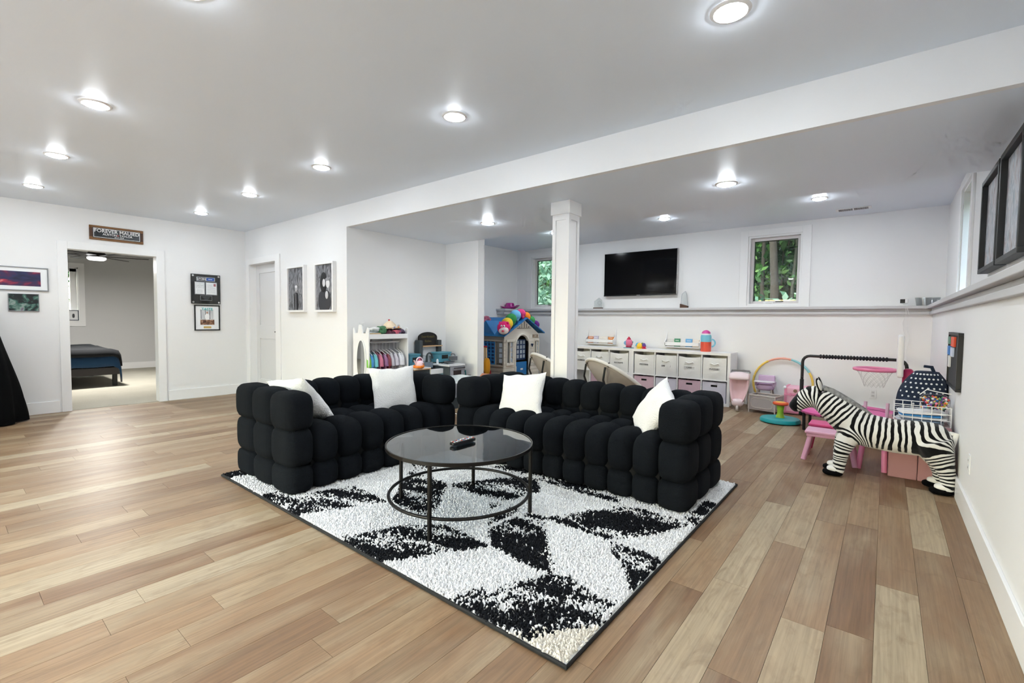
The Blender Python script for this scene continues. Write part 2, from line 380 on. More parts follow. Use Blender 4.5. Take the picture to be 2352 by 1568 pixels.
# ------------------------------------------------------------------ floor
def mat_plank(name, island=False):
    m = bpy.data.materials.new(name); m.use_nodes = True; nt = m.node_tree; b = nt.nodes['Principled BSDF']; N = nt.nodes.new; L = nt.links.new
    tc = N('ShaderNodeTexCoord')
    if island:
        gi = N('ShaderNodeNewGeometry'); rnd = gi.outputs['Random Per Island']
    else:
        oi = N('ShaderNodeObjectInfo'); rnd = oi.outputs['Random']
    mul = N('ShaderNodeMath'); mul.operation = 'MULTIPLY'; mul.inputs[1].default_value = 37.0; L(rnd, mul.inputs[0])
    ad = N('ShaderNodeVectorMath'); ad.operation = 'ADD'
    cb = N('ShaderNodeCombineXYZ'); L(mul.outputs[0], cb.inputs[0]); L(mul.outputs[0], cb.inputs[1]); L(mul.outputs[0], cb.inputs[2])
    L(tc.outputs['Object'], ad.inputs[0]); L(cb.outputs[0], ad.inputs[1])
    tint = lambda h: tuple(a * b_ for a, b_ in zip(srgb(h), (.70, .635, .55, 1)))
    def nz(sx, sy, det, rough=.6, dist=0.0):
        mp = N('ShaderNodeMapping'); mp.inputs['Scale'].default_value = (sx, sy, 1); L(ad.outputs[0], mp.inputs[0])
        n = N('ShaderNodeTexNoise'); n.inputs['Scale'].default_value = 1; n.inputs['Detail'].default_value = det; n.inputs['Roughness'].default_value = rough; n.inputs['Distortion'].default_value = dist
        L(mp.outputs[0], n.inputs['Vector']); return n.outputs['Fac']
    tone = N('ShaderNodeValToRGB')
    if island:
        L(rnd, tone.inputs[0])
    else:
        sep = N('ShaderNodeSeparateColor'); L(oi.outputs['Color'], sep.inputs[0]); L(sep.outputs[0], tone.inputs[0])
    el = tone.color_ramp.elements
    el[0].position = 0; el[0].color = tint('#8f7157'); el[1].position = 1; el[1].color = tint('#cbc0ac')
    for p, c in ((.25, '#9c8066'), (.5, '#a68b70'), (.7, '#b3987c'), (.82, '#c2b097')):
        e = el.new(p); e.color = tint(c)
    broad = nz(6, 1.1, 3, .55, .4)      # wide streaks along the board
    fine = nz(90, 2.2, 4, .65, .3)      # grain
    patch = nz(14, 5, 4, .6, 1.2)
    mx1 = N('ShaderNodeMix'); mx1.data_type = 'RGBA'; mx1.blend_type = 'MIX'
    r1 = N('ShaderNodeMapRange'); r1.inputs[1].default_value = .45; r1.inputs[2].default_value = .75; r1.inputs[4].default_value = .75; L(broad, r1.inputs[0])
    L(r1.outputs[0], mx1.inputs[0]); L(tone.outputs[0], mx1.inputs[6]); mx1.inputs[7].default_value = tint('#c6b9a2')
    mx2 = N('ShaderNodeMix'); mx2.data_type = 'RGBA'
    r2 = N('ShaderNodeMapRange'); r2.inputs[1].default_value = .5; r2.inputs[2].default_value = .8; r2.inputs[4].default_value = .6; L(patch, r2.inputs[0])
    L(r2.outputs[0], mx2.inputs[0]); L(mx1.outputs[2], mx2.inputs[6]); mx2.inputs[7].default_value = tint('#8b735b')
    mx3 = N('ShaderNodeMix'); mx3.data_type = 'RGBA'; mx3.blend_type = 'MULTIPLY'; mx3.inputs[0].default_value = 1.0
    r3 = N('ShaderNodeMapRange'); r3.inputs[1].default_value = .3; r3.inputs[2].default_value = .65; r3.inputs[3].default_value = .74; r3.inputs[4].default_value = 1.06; r3.clamp = True; L(fine, r3.inputs[0])
    cc = N('ShaderNodeCombineXYZ'); [L(r3.outputs[0], cc.inputs[i]) for i in range(3)]
    L(mx2.outputs[2], mx3.inputs[6]); L(cc.outputs[0], mx3.inputs[7]); L(mx3.outputs[2], b.inputs['Base Color'])
    b.inputs['Roughness'].default_value = .42; b.inputs['Specular IOR Level'].default_value = .35
    bp = N('ShaderNodeBump'); bp.inputs['Strength'].default_value = .12; bp.inputs['Distance'].default_value = .004; L(fine, bp.inputs['Height']); L(bp.outputs[0], b.inputs['Normal'])
    MATS[name] = m
    return m
M_PLANK = mat_plank('vinyl_plank'); M_PLANK_I = mat_plank('vinyl_plank_far', True)
floor = struct('floor', MB().box(XL - .12, XR + .05, YF, YB, -.15, -.006), mat('floor_joint', '#5a4633', .8))
PW, PL = .1492, 1.22
known = {-4: [2.273], -3: [2.876], -2: [2.14], -1: [3.42], 0: [2.70], 1: [3.267], -6: [5.05], 2: [3.03]}
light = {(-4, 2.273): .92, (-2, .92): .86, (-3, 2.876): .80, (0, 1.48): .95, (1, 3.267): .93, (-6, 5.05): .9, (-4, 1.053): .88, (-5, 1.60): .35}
me_full = MB().box(-PW / 2 + .0006, PW / 2 - .0006, 0, PL - .0012, -.006, 0).mesh('plank', M_PLANK)
planks = []; far = MB()
fwd = (_fw.x, _fw.y); 
for k in range(-54, 3):
    xc = .006 + PW * (k + .5)
    if xc - PW / 2 > XR: continue
    off = known[k][0] if k in known else rng.uniform(0, PL)
    y = off - PL * math.ceil((off - YF) / PL)
    while y < YB:
        y0, y1 = max(y, YF), min(y + PL, YL)
        if y1 - y0 > .02:
            planks.append((k, xc, y, y0, y1))
        y += PL
def vis(p):
    k, xc, y, y0, y1 = p; best = None
    for t in (0, .5, 1):
        yy = y0 + (y1 - y0) * t; d = xc * _fw.x + yy * _fw.y; r = xc * _rt.x + yy * _rt.y
        if d < .6: continue
        u = 1176 + F_PX * r / d; v = 740 + F_PX * 1.2 / d
        if -200 < u < 2500 and v < 1800:
            hid = (yy > Y1 and xc < XA) or (-3.7 < xc < -1.2 and 1.7 < yy < 3.6) or (xc < -1.6 and yy > 3.4)
            s = (F_PX / d) * (.05 if hid else 1)
            best = s if best is None else max(best, s)
    return best or 0
planks.sort(key=lambda p: -vis(p))
for i, (k, xc, y, y0, y1) in enumerate(planks):
    if i < 300 and vis((k, xc, y, y0, y1)) > 0:
        if y1 - y0 > PL - .01:
            o = link('plank', me_full, floor, loc=(xc, y0, 0))
        else:
            o = MB().box(-PW / 2 + .0006, PW / 2 - .0006, 0, y1 - y0 - .0012, -.006, 0).build('plank', M_PLANK, floor, loc=(xc, y0, 0))
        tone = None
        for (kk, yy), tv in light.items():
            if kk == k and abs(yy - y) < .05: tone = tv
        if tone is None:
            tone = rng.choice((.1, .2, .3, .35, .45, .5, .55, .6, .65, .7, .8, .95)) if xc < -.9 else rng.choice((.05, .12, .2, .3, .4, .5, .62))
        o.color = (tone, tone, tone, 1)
    else:
        far.box(xc - PW / 2 + .0006, xc + PW / 2 - .0006, y0, y1 - .0012, -.006, 0)
far.build('plank_field', M_PLANK_I, floor, kind='stuff')

# ------------------------------------------------------------------ recessed ceiling lamps
me_ring = MB().lathe([(.067, -.002), (.0685, -.009), (.080, -.007), (.085, -.001)], 32, cap=False).mesh('trim_ring', M_WHITE, 50)
def lamp_mat(name, e):
    m = mat(name, '#ffffff', .5, emit=e); m.node_tree.nodes['Principled BSDF'].inputs['Emission Color'].default_value = LAMP_COL + (1,)
    return m
M_LENS = lamp_mat('lamp_dome', LAMP_E); M_LENS2 = lamp_mat('lamp_dome_bright', LAMP_E * REAR_GAIN)
def lens(m): return MB().lathe([(.0005, -.021), (.02, -.0205), (.045, -.018), (.061, -.012), (.066, -.003)], 16, cap=False).mesh('diffuser', m, 60)
me_lens = lens(M_LENS); me_lens2 = lens(M_LENS2)
def lamp(x, y, z, label, group, bright=False):
    t = thing('ceiling_lamp', label, 'ceiling lamp', (x, y, z), group=group)
    link('trim_ring', me_ring, t); link('diffuser', me_lens2 if bright else me_lens, t)
    return t
CX = [-.58, -2.3, -4.008, -5.53, -7.02]
wherex = ['nearest the beam at the top edge of the picture', 'second from the right', 'third from the right', 'fourth from the right', 'farthest left']
G = 'recessed ceiling lamps in the main ceiling'
names_b = ['round lit recessed lamp cut by the top edge of the picture at right', 'round lit recessed lamp above the coffee table, largest whole one of the back row',
           'round lit recessed lamp third from the right in the row along the beam', 'round lit recessed lamp in the beam row second from the corner',
           'round lit recessed lamp nearest the ceiling corner above the pocket door']
names_f = ['round lit recessed lamp outside the view above the camera', 'round lit recessed lamp peeking over the top edge left of centre',
           'round lit recessed lamp at left, largest of the left row', 'round lit recessed lamp at left, middle of the left row', 'round lit recessed lamp farthest left, smallest of the left row']
for x, n in zip(CX, names_b): lamp(x, 2.22, ZC, n, G)
for x, n in zip(CX, names_f): lamp(x, .687, ZC, n, G)
for x in CX: lamp(x, -.85, ZC, 'round lit recessed lamp behind the camera', 'recessed ceiling lamps behind the camera')
for x in CX[::2]: lamp(x, -2.35, ZC, 'round lit recessed lamp behind the camera', 'recessed ceiling lamps behind the camera')
lamp(-3.563, 3.967, ZS, 'round lit recessed lamp in the soffit left of the white column', 'recessed lamps in the soffit', True)
lamp(-1.028, 3.967, ZS, 'round lit recessed lamp in the soffit right of the white column', 'recessed lamps in the soffit', True)
lamp(-2.443, 6.366, ZC2, 'round lit recessed lamp above the wall television', 'recessed lamps in the rear ceiling', True)
lamp(-.646, 6.366, ZC2, 'round lit recessed lamp beside the ceiling air vent', 'recessed lamps in the rear ceiling', True)
lamp(-4.24, 6.366, ZC2, 'round lit recessed lamp hidden behind the white column', 'recessed lamps in the rear ceiling', True)
# ceiling air vent
t = thing('air_vent', 'white louvred air vent in the rear ceiling near the right wall', 'vent', (-.37, 7.18, ZC2))
MB().box(-.18, .18, -.075, .075, -.006, -.001).build('vent_frame', M_WHITE, t, bevel=.002)
for i in range(14):
    for s in (-1, 1):
        MB().cbox((s * .078 + (i - 6.5) * .0102, 0, -.009), (.005, .09, .006)).build('slat', mat('vent_slot', '#5c5c5e', .6), t)
# column
t = thing('support_column', 'square white panelled support column behind the right sofa', 'column', (-2.375, 3.742, 0))
MB().box(-.078, .078, -.078, .078, 0, ZS - .001).build('shaft', M_TRIM, t)
mm = MB()
for s in (-1, 1):
    for u in (-1, 1):
        mm.box(*sorted((s * .091, s * .056)), *sorted((u * .091, u * .056)), 0, ZS - .1)
    mm.box(-.056, .056, *sorted((s * .091, s * .078)), ZS - .17, ZS - .1).box(*sorted((s * .091, s * .078)), -.056, .056, ZS - .17, ZS - .1)
    mm.box(-.056, .056, *sorted((s * .091, s * .078)), 0, .2).box(*sorted((s * .091, s * .078)), -.056, .056, 0, .2)
mm.build('panel_frame', M_TRIM, t)
MB().box(-.104, .104, -.104, .104, ZS - .12, ZS - .001).build('cap', M_TRIM, t, bevel=.002)
# ------------------------------------------------------------------ rug
RX0, RX1, RY0, RY1 = -3.87, -.815, 1.33, 3.67
M_BIND = mat('rug_binding', '#0e0f12', .8)
rug = thing('area_rug', 'black and white shaggy geometric area rug under the sofas', 'rug', (0, 0, 0))
MB().box(RX0, RX1, RY0, RY1, .001, .012).build('backing', mat('rug_backing', '#c9c8c4', .9), rug)
bm_ = MB()
bm_.tube([(RX0, RY0, .009), (RX1, RY0, .009), (RX1, RY1, .009), (RX0, RY1, .009)], .009, 8, closed=True)
bm_.build('binding', M_BIND, rug)
BK = [
 [(-2.94, 1.33), (-2.99, 1.59), (-2.89, 1.83), (-2.48, 1.8), (-2.72, 1.33)],
 [(-2.27, 1.33), (-2.08, 1.7), (-1.92, 1.81), (-1.57, 1.79), (-1.87, 1.33)],
 [(-1.41, 1.33), (-1.35, 1.46), (-1.17, 1.77), (-1.11, 1.79), (-0.82, 1.75), (-0.81, 1.56), (-0.9, 1.49), (-0.98, 1.37), (-0.99, 1.33)],
 [(-1.71, 1.94), (-1.68, 2.25), (-1.56, 2.26), (-1.17, 1.77), (-1.35, 1.77), (-1.58, 1.8)],
 [(-1.55, 2.26), (-1.28, 2.72), (-1.12, 2.77), (-0.84, 2.74), (-0.98, 2.45), (-1.13, 2.25)],
 [(-1.12, 2.23), (-0.96, 2.25), (-0.82, 2.23), (-0.83, 1.89), (-0.94, 2.03)],
 [(-0.9, 2.82), (-0.89, 3.18), (-0.81, 3.17), (-0.82, 2.71)],
 [(-2.64, 2.04), (-2.84, 2.28), (-2.65, 2.3), (-2.42, 2.28), (-2.19, 1.99), (-2.07, 1.8), (-2.46, 1.83)],
 [(-2.4, 2.29), (-2.22, 2.62), (-2.11, 2.76), (-1.98, 2.78), (-1.81, 2.58), (-1.86, 2.52), (-2.02, 2.29), (-2.11, 2.27)],
 [(-2.02, 2.29), (-1.87, 2.5), (-1.88, 2.26), (-1.88, 2.14)],
 [(-1.8, 2.03), (-1.8, 2.27), (-1.73, 2.25), (-1.74, 1.96)],
 [(-2.44, 2.78), (-2.15, 2.79), (-1.72, 2.76), (-1.3, 2.75), (-1.46, 2.95), (-1.8, 2.95), (-2.3, 2.95)],
 [(-2.95, 2.31), (-3.0, 2.5), (-2.74, 2.47), (-2.81, 2.33)],
 [(-3.87, 1.33), (-3.87, 1.6), (-3.7, 1.5), (-3.74, 1.33)], [(-3.2, 1.33), (-3.15, 1.6), (-2.98, 1.55), (-2.94, 1.33)],
]
def inpoly(x, y, poly):
    c = np.zeros(x.shape, bool); n = len(poly)
    for i in range(n):
        x0, y0 = poly[i]; x1, y1 = poly[(i + 1) % n]
        cond = ((y0 > y) != (y1 > y))
        with np.errstate(divide='ignore', invalid='ignore'):
            xi = (x1 - x0) * (y - y0) / (y1 - y0 if y1 != y0 else 1e-9) + x0
        c ^= cond & (x < xi)
    return c
nr = np.random.default_rng(3)
ST = .0088
gx, gy = np.meshgrid(np.arange(RX0 + .012, RX1 - .008, ST), np.arange(RY0 + .012, RY1 - .008, ST))
gx = gx.ravel() + nr.uniform(-.003, .003, gx.size); gy = gy.ravel() + nr.uniform(-.003, .003, gy.size)
under = ((gx < -3.12) & (gx > -3.8) & (gy > 1.5)) | ((gy > 2.95) & (gy < 3.62) & (gx < -1.0))
gx, gy = gx[~under], gy[~under]
wob = .006
ink = np.zeros(gx.shape, bool)
px_, py_ = gx + nr.normal(0, wob, gx.size), gy + nr.normal(0, wob, gy.size)
for p in BK: ink |= inpoly(px_, py_, p)
streak = np.array([mnoise.noise(Vector((x * 3.2 + y * 1.2, y * 11 - x * 2.5, .5))) + .55 * mnoise.noise(Vector((x * 45, y * 45, 2.0))) for x, y in zip(gx, gy)])
ink &= (streak + nr.normal(0, .22, gx.size)) > -.22
ntuft = gx.size
hgt = nr.uniform(.017, .028, ntuft); rad = nr.uniform(.0055, .008, ntuft)
lx = nr.normal(0, .006, ntuft); ly = nr.normal(0, .006, ntuft); ph = nr.uniform(0, 6.28, ntuft)
V = np.zeros((ntuft, 6, 3))
for i in range(3):
    a = ph + i * 2.094
    V[:, i, 0] = gx + rad * np.cos(a); V[:, i, 1] = gy + rad * np.sin(a); V[:, i, 2] = .010
    V[:, 3 + i, 0] = gx + lx + rad * .62 * np.cos(a); V[:, 3 + i, 1] = gy + ly + rad * .62 * np.sin(a); V[:, 3 + i, 2] = hgt + nr.uniform(-.002, .002, ntuft)
base_i = np.arange(ntuft)[:, None] * 6
tri = np.concatenate([base_i + np.array([[0, 1, 4]]), base_i + np.array([[0, 4, 3]]), base_i + np.array([[1, 2, 5]]), base_i + np.array([[1, 5, 4]]), base_i + np.array([[2, 0, 3]]), base_i + np.array([[2, 3, 5]]), base_i + np.array([[3, 4, 5]])], axis=1).reshape(-1, 3)
me = bpy.data.meshes.new('pile')
me.vertices.add(ntuft * 6); me.vertices.foreach_set('co', V.ravel())
me.loops.add(tri.size); me.loops.foreach_set('vertex_index', tri.ravel().astype(np.int32))
me.polygons.add(len(tri)); me.polygons.foreach_set('loop_start', np.arange(0, tri.size, 3, dtype=np.int32)); me.polygons.foreach_set('loop_total', np.full(len(tri), 3, np.int32))
me.update(calc_edges=True)
at = me.attributes.new('yarn', 'FLOAT_COLOR', 'POINT')
sh = nr.uniform(.88, 1.0, ntuft)
cream = (gx > -1.08) & (gy < 1.60) & inpoly(gx, gy, [(-1.1, 1.3), (-1.01, 1.41), (-0.81, 1.6), (-0.78, 1.28)])
colr = np.ones((ntuft, 4)); 
wht = np.stack([.90 * sh, .90 * sh, .90 * sh], 1); crm = np.stack([.85 * sh, .80 * sh, .70 * sh], 1); blk = np.stack([.008 * sh, .009 * sh, .012 * sh], 1)
colr[:, :3] = np.where(ink[:, None], blk, np.where(cream[:, None], crm, wht))
at.data.foreach_set('color', np.repeat(colr, 6, axis=0).ravel())
m = bpy.data.materials.new('rug_pile'); m.use_nodes = True; b = m.node_tree.nodes['Principled BSDF']; b.inputs['Roughness'].default_value = .9; b.inputs['Specular IOR Level'].default_value = .15
an = m.node_tree.nodes.new('ShaderNodeAttribute'); an.attribute_name = 'yarn'; m.node_tree.links.new(an.outputs['Color'], b.inputs['Base Color'])
me.materials.append(m)
link('pile', me, rug, kind='stuff')

# ------------------------------------------------------------------ tufted sofas
M_SOFA = mat('black_boucle', '#11151a', .95, spec=.12, bump=.8, bscale=260, var=.5, vscale=160)
M_SEAM = mat('sofa_seam', '#07080a', .95)
RZ = [.022, .205, .45, .69]
def block_mesh(d, p=3.6):
    key = tuple(round(x, 3) for x in d) + (p,)
    if key not in BLK: BLK[key] = MB().rbox((0, 0, 0), d, p, 8).mesh('cushion', M_SOFA, 80)
    return BLK[key]
BLK = {}
def make_sofa(label, L, nseat, aw, loc, rz, D=.87):
    """local: x along the sofa 0..L, y depth 0 (front) .. D (back)"""
    t = thing('tufted_sofa', label, 'sofa', loc, rz, 'black tufted sofas in the seating corner')
    bd = .25; sd = (D - bd) / 2; g = 1.045
    def put(par, x0, x1, y0, y1, z0, z1, kx=g, ky=g, kz=1.06, p=3.6):
        link('cushion', block_mesh(((x1 - x0) * kx, (y1 - y0) * ky, (z1 - z0) * kz), p), par, loc=((x0 + x1) / 2, (y0 + y1) / 2, (z0 + z1) / 2))
    for x0 in (0, L - aw):
        arm = box_o('arm', (x0 + .04, x0 + aw - .04, .05, D - .05, .03, .62), M_SEAM, t)
        ys = [0, D / 3, D * 2 / 3, D]
        for i in range(3):
            for k in range(3):
                put(arm, x0 - .0, x0 + aw, ys[i], ys[i + 1], RZ[k], RZ[k + 1], kx=1.14 if k == 2 else 1.08, ky=1.09, kz=1.1, p=4.0)
    sw = (L - 2 * aw) / nseat
    seat = box_o('seat', (aw, L - aw, .06, D - bd, .03, .38), M_SEAM, t)
    back = box_o('backrest', (aw, L - aw, D - bd + .05, D - .04, .03, .60), M_SEAM, t)
    for i in range(nseat):
        a, b_ = aw + i * sw, aw + (i + 1) * sw
        put(seat, a, b_, 0, .25, RZ[0], RZ[1])
        put(seat, a, b_, 0.0, .33, RZ[1] - .02, RZ[2] + .01, kx=1.08, ky=1.12, p=3.1)
        put(seat, a, b_, .33, D - bd, RZ[1], RZ[2], kx=1.08, ky=1.12, p=3.1)
        put(back, a, b_, D - bd + .02, D, RZ[1] + .08, .49)
        put(back, a, b_, D - bd, D, .45, .68, kx=1.08, kz=1.1, p=3.1)
        put(back, a, b_, D - bd + .03, D, RZ[0], RZ[1] + .09)
    return t
make_sofa('shorter black tufted sofa at left, near arm towards the left floor', 1.52, 6, .175, (-3.01, 1.43, 0), R(90))
make_sofa('longer black tufted sofa at right in front of the white column', 2.00, 9, .19, (-2.91, 2.835, 0), 0, .79)

# ------------------------------------------------------------------ white pillows
M_PIL = mat('white_fleece', '#ececec', .95, spec=.1, bump=.9, bscale=130, sheen=.3)
def pillow(label, loc, rot, s=.44, th=.15, seed=1):
    n = 26; mb = MB(); idx = {}
    for side in (1, -1):
        for i in range(n + 1):
            for j in range(n + 1):
                u, v = -1 + 2 * i / n, -1 + 2 * j / n
                edge = i in (0, n) or j in (0, n)
                if side < 0 and edge:
                    idx[(side, i, j)] = idx[(1, i, j)]; continue
                h = th / 2 * ((1 - abs(u) ** 2.6) * (1 - abs(v) ** 2.6)) ** .55
                h += .012 * mnoise.noise(Vector((u * 2.2 + seed, v * 2.2, side * 3.0))) * (0 if edge else 1) * min(1, (1 - abs(u)) * 4) * min(1, (1 - abs(v)) * 4)
                pin = 1 - .075 * (1 - v * v) * abs(u) ** 3; pin2 = 1 - .075 * (1 - u * u) * abs(v) ** 3
                wv = .010 * mnoise.noise(Vector((u * 2.5, v * 2.5, seed * 7.0)))
                idx[(side, i, j)] = len(mb.v); mb.v.append((u * s / 2 * pin + wv, v * s / 2 * pin2 + wv, side * h))
    for side in (1, -1):
        for i in range(n):
            for j in range(n):
                q = [idx[(side, i, j)], idx[(side, i + 1, j)], idx[(side, i + 1, j + 1)], idx[(side, i, j + 1)]]
                mb.f.append(tuple(q if side > 0 else reversed(q)))
    o = mb.build('throw_pillow', M_PIL, smooth=70, loc=loc, rot=rot)
    return tag(o, label, 'pillow', 'white throw pillows on the sofas')
def basis_rot(nrm, upv):
    z = Vector(nrm).normalized(); y = Vector(upv); y = (y - z * y.dot(z)).normalized(); x = y.cross(z)
    return Matrix(((x.x, y.x, z.x), (x.y, y.y, z.y), (x.z, y.z, z.z))).to_euler()
pillow('white fleece pillow leaning on the near arm of the left sofa', (-3.46, 1.74, .575), basis_rot((-.22, .78, .60), (0, -.60, .80)), .43, .14, 1)
pillow('white fleece pillow propped against the back of the left sofa', (-3.37, 2.535, .575), basis_rot((1, -.25, .32), (-.30, .06, 1)), .42, .14, 2)
pillow('white fleece pillow at the far left end of the right sofa', (-2.40, 3.12, .555), basis_rot((.12, -1, .5), (-.20, .45, 1)), .42, .14, 3)
pillow('white fleece pillow leaning on the right arm of the right sofa', (-1.28, 3.22, .565), basis_rot((-.62, -.55, .5), (.60, .05, .80)), .42, .14, 4)

# ------------------------------------------------------------------ coffee table
TC = Vector((-2.03, 2.02, 0)); TR = .45; TH = .45
t = thing('coffee_table', 'round glass coffee table with thin black metal frame on the rug', 'coffee table', (TC.x, TC.y, .018))
th = TH - .018
circ = lambda r, z, n=72: [(r * math.cos(2 * PI * i / n), r * math.sin(2 * PI * i / n), z) for i in range(n)]
MB().lathe([(TR - .012, th - .020), (TR, th - .020), (TR, th), (TR - .008, th), (TR - .008, th - .008), (TR - .012, th - .008), (TR - .012, th - .020)], 96, cap=False).build('top_ring', M_BLKMET, t, smooth=40)
MB().lathe([(.0005, th - .009), (TR - .009, th - .009), (TR - .009, th - .003), (.0005, th - .003)], 96, cap=False).build('glass_top', mat_glass('table_glass', (.36, .43, .48), 1.5), t, smooth=40)
legs = [(-1.868, 1.653), (-2.50, 1.88), (-1.66, 2.27), (-2.33, 2.49)]
MB().tube(circ(TR - .02, .125), .0095, 8, True).build('lower_ring', M_BLKMET, t, smooth=60)
for lx_, ly_ in legs:
    d = (Vector((lx_, ly_, 0)) - TC).normalized() * (TR - .012)
    MB().box(d.x - .009, d.x + .009, d.y - .009, d.y + .009, 0, th - .018).build('leg', M_BLKMET, t, bevel=.002)
t = thing('remote_control', 'black television remote with coloured buttons on the coffee table', 'remote', (-1.985, 2.0, TH + .001), R(88))
MB().rbox((0, 0, .011), (.19, .047, .022), 7, 6).build('body', mat('remote_black', '#111214', .3), t, smooth=50)
for i in range(9):
    for k in range(3):
        c = ('#d8d8d8', '#c0392b', '#e8e8e8', '#5d7fb8', '#8a8a8a')[(i * 2 + k) % 5]
        MB().cbox((-.08 + i * .019, (k - 1) * .013, .0225), (.009, .008, .003)).build('button', mat('button_' + c[1:], c, .5), t)
# ------------------------------------------------------------------ glass side table between the sofas
t = thing('side_table', 'square pale glass side table with chrome legs in the corner between the sofas', 'side table', (-3.74, 3.72, 0), 0)
MB().box(-.29, .29, -.29, .29, .525, .537).build('glass_top', mat('frosted_glass', '#d3dcdc', .08, spec=.8), t, bevel=.004)
for sx in (-1, 1):
    for sy in (-1, 1):
        MB().cyl((sx * .26, sy * .26, 0), (sx * .26, sy * .26, .525), .013).build('leg', M_CHROME, t, smooth=40)
for sy in (-1, 1):
    MB().cyl((-.26, sy * .26, .2), (.26, sy * .26, .2), .008).build('rail', M_CHROME, t, smooth=40)
# ------------------------------------------------------------------ plush zebra
def remeshed(mb, voxel, smooth_it=6):
    o = mb.build('tmp', None)
    r = o.modifiers.new('r', 'REMESH'); r.mode = 'VOXEL'; r.voxel_size = voxel
    s_ = o.modifiers.new('s', 'SMOOTH'); s_.factor = .5; s_.iterations = smooth_it
    bpy.context.view_layer.update()
    me_ = bpy.data.meshes.new_from_object(o.evaluated_get(bpy.context.evaluated_depsgraph_get()))
    old = o.data; bpy.data.objects.remove(o); bpy.data.meshes.remove(old)
    me_.polygons.foreach_set('use_smooth', [True] * len(me_.polygons))
    return me_
ZY = 4.52
zb = thing('plush_zebra', 'large striped plush zebra standing by the right wall', 'plush zebra', (0, ZY, 0))
mb = MB()
body = [(.395, .385, .05), (.36, .378, .098), (.30, .372, .122), (.20, .365, .128), (.08, .36, .126), (-.04, .372, .128), (-.14, .388, .13), (-.20, .405, .125)]
mb.tube([(x, 0, z) for x, z, r in body], [r for x, z, r in body], 20)
neck = [(-.15, .41, .128), (-.215, .45, .125), (-.285, .505, .112), (-.355, .56, .097), (-.41, .60, .086)]
mb.tube([(x, 0, z) for x, z, r in neck], [r for x, z, r in neck], 18)
head = [(-.40, .615, .08), (-.455, .605, .087), (-.505, .573, .075), (-.55, .53, .058), (-.58, .495, .048), (-.595, .48, .03)]
mb.tube([(x, 0, z) for x, z, r in head], [r for x, z, r in head], 18)
mb.ell((-.455, 0, .585), (.075, .06, .075), 14, 10)
LEGS = []
for sy in (-1, 1):
    fl = [(-.17, .37, .075), (-.215, .28, .07), (-.24, .19, .052), (-.248, .10, .043), (-.255, .05, .042), (-.268, .03, .04)]
    hl = [(.29, .37, .115), (.32, .28, .095), (.36, .19, .058), (.378, .12, .045), (.378, .06, .042), (.368, .03, .04)]
    dx = .0 if sy < 0 else -.012
    for L_ in (fl, hl):
        P_ = [(x + (dx if L_ is fl else -.03 * (sy > 0)), sy * (.062 + .02 * (1 - min(1, z / .3))), z) for x, z, r in L_]
        mb.tube(P_, [r for x, z, r in L_], 14); LEGS.append((P_, L_ is fl))
zme = remeshed(mb, .0085, 5)
segs = []
def chain(pts, p0, per):
    ph_ = p0
    for a, b in zip(pts, pts[1:]):
        a, b = np.array(a), np.array(b); l = np.linalg.norm(b - a); segs.append((a, b, ph_, ph_ + l / per)); ph_ += l / per
    return ph_
pe = chain([(x, 0, z) for x, z, r in body], 0.0, .043)
pe2 = chain([(x, 0, z) for x, z, r in neck[1:]], pe, .032)
chain([(x, 0, z) for x, z, r in head], pe2, .024)
for P_, fr_ in LEGS:
    chain(P_[1:], (pe + 2.2) if fr_ else 4.9, .025)
nv_ = len(zme.vertices); co = np.zeros(nv_ * 3); zme.vertices.foreach_get('co', co); co = co.reshape(-1, 3)
num = np.zeros(nv_); den = np.zeros(nv_)
for a, b, q0, q1 in segs:
    ab = b - a; tt = np.clip(((co - a) @ ab) / (ab @ ab), 0, 1); dd = np.linalg.norm(co - (a + tt[:, None] * ab), axis=1)
    wgt = 1 / (dd ** 7 + 1e-9); num += wgt * (q0 + tt * (q1 - q0)); den += wgt
ph_ = num / den
zme.attributes.new('phase', 'FLOAT', 'POINT').data.foreach_set('value', ph_)
solid = np.zeros(nv_)
solid[(co[:, 0] < -.553)] = 1.0
belly = (co[:, 0] > -.12) & (co[:, 0] < .26) & (co[:, 2] < .262) & (np.abs(co[:, 1]) < .075); solid[belly] = -1.0
zme.attributes.new('solid', 'FLOAT', 'POINT').data.foreach_set('value', solid)
m = bpy.data.materials.new('zebra_plush'); m.use_nodes = True; nt = m.node_tree; b = nt.nodes['Principled BSDF']; N = nt.nodes.new; L = nt.links.new
b.inputs['Roughness'].default_value = .95; b.inputs['Specular IOR Level'].default_value = .1; b.inputs['Sheen Weight'].default_value = .2
a1 = N('ShaderNodeAttribute'); a1.attribute_name = 'phase'; a2 = N('ShaderNodeAttribute'); a2.attribute_name = 'solid'
tc = N('ShaderNodeTexCoord'); nz = N('ShaderNodeTexNoise'); nz.inputs['Scale'].default_value = 9; nz.inputs['Detail'].default_value = 2; L(tc.outputs['Object'], nz.inputs[0])
ma = N('ShaderNodeMath'); ma.operation = 'MULTIPLY_ADD'; ma.inputs[1].default_value = .9; L(nz.outputs['Fac'], ma.inputs[0]); L(a1.outputs['Fac'], ma.inputs[2])
mp_ = N('ShaderNodeMath'); mp_.operation = 'MULTIPLY'; mp_.inputs[1].default_value = 2 * PI; L(ma.outputs[0], mp_.inputs[0])
sn = N('ShaderNodeMath'); sn.operation = 'SINE'; L(mp_.outputs[0], sn.inputs[0])
so = N('ShaderNodeMath'); so.operation = 'MULTIPLY_ADD'; so.inputs[1].default_value = 2.5; L(a2.outputs['Fac'], so.inputs[0]); L(sn.outputs[0], so.inputs[2])
mr = N('ShaderNodeMapRange'); mr.inputs[1].default_value = .02; mr.inputs[2].default_value = .18; L(so.outputs[0], mr.inputs[0])
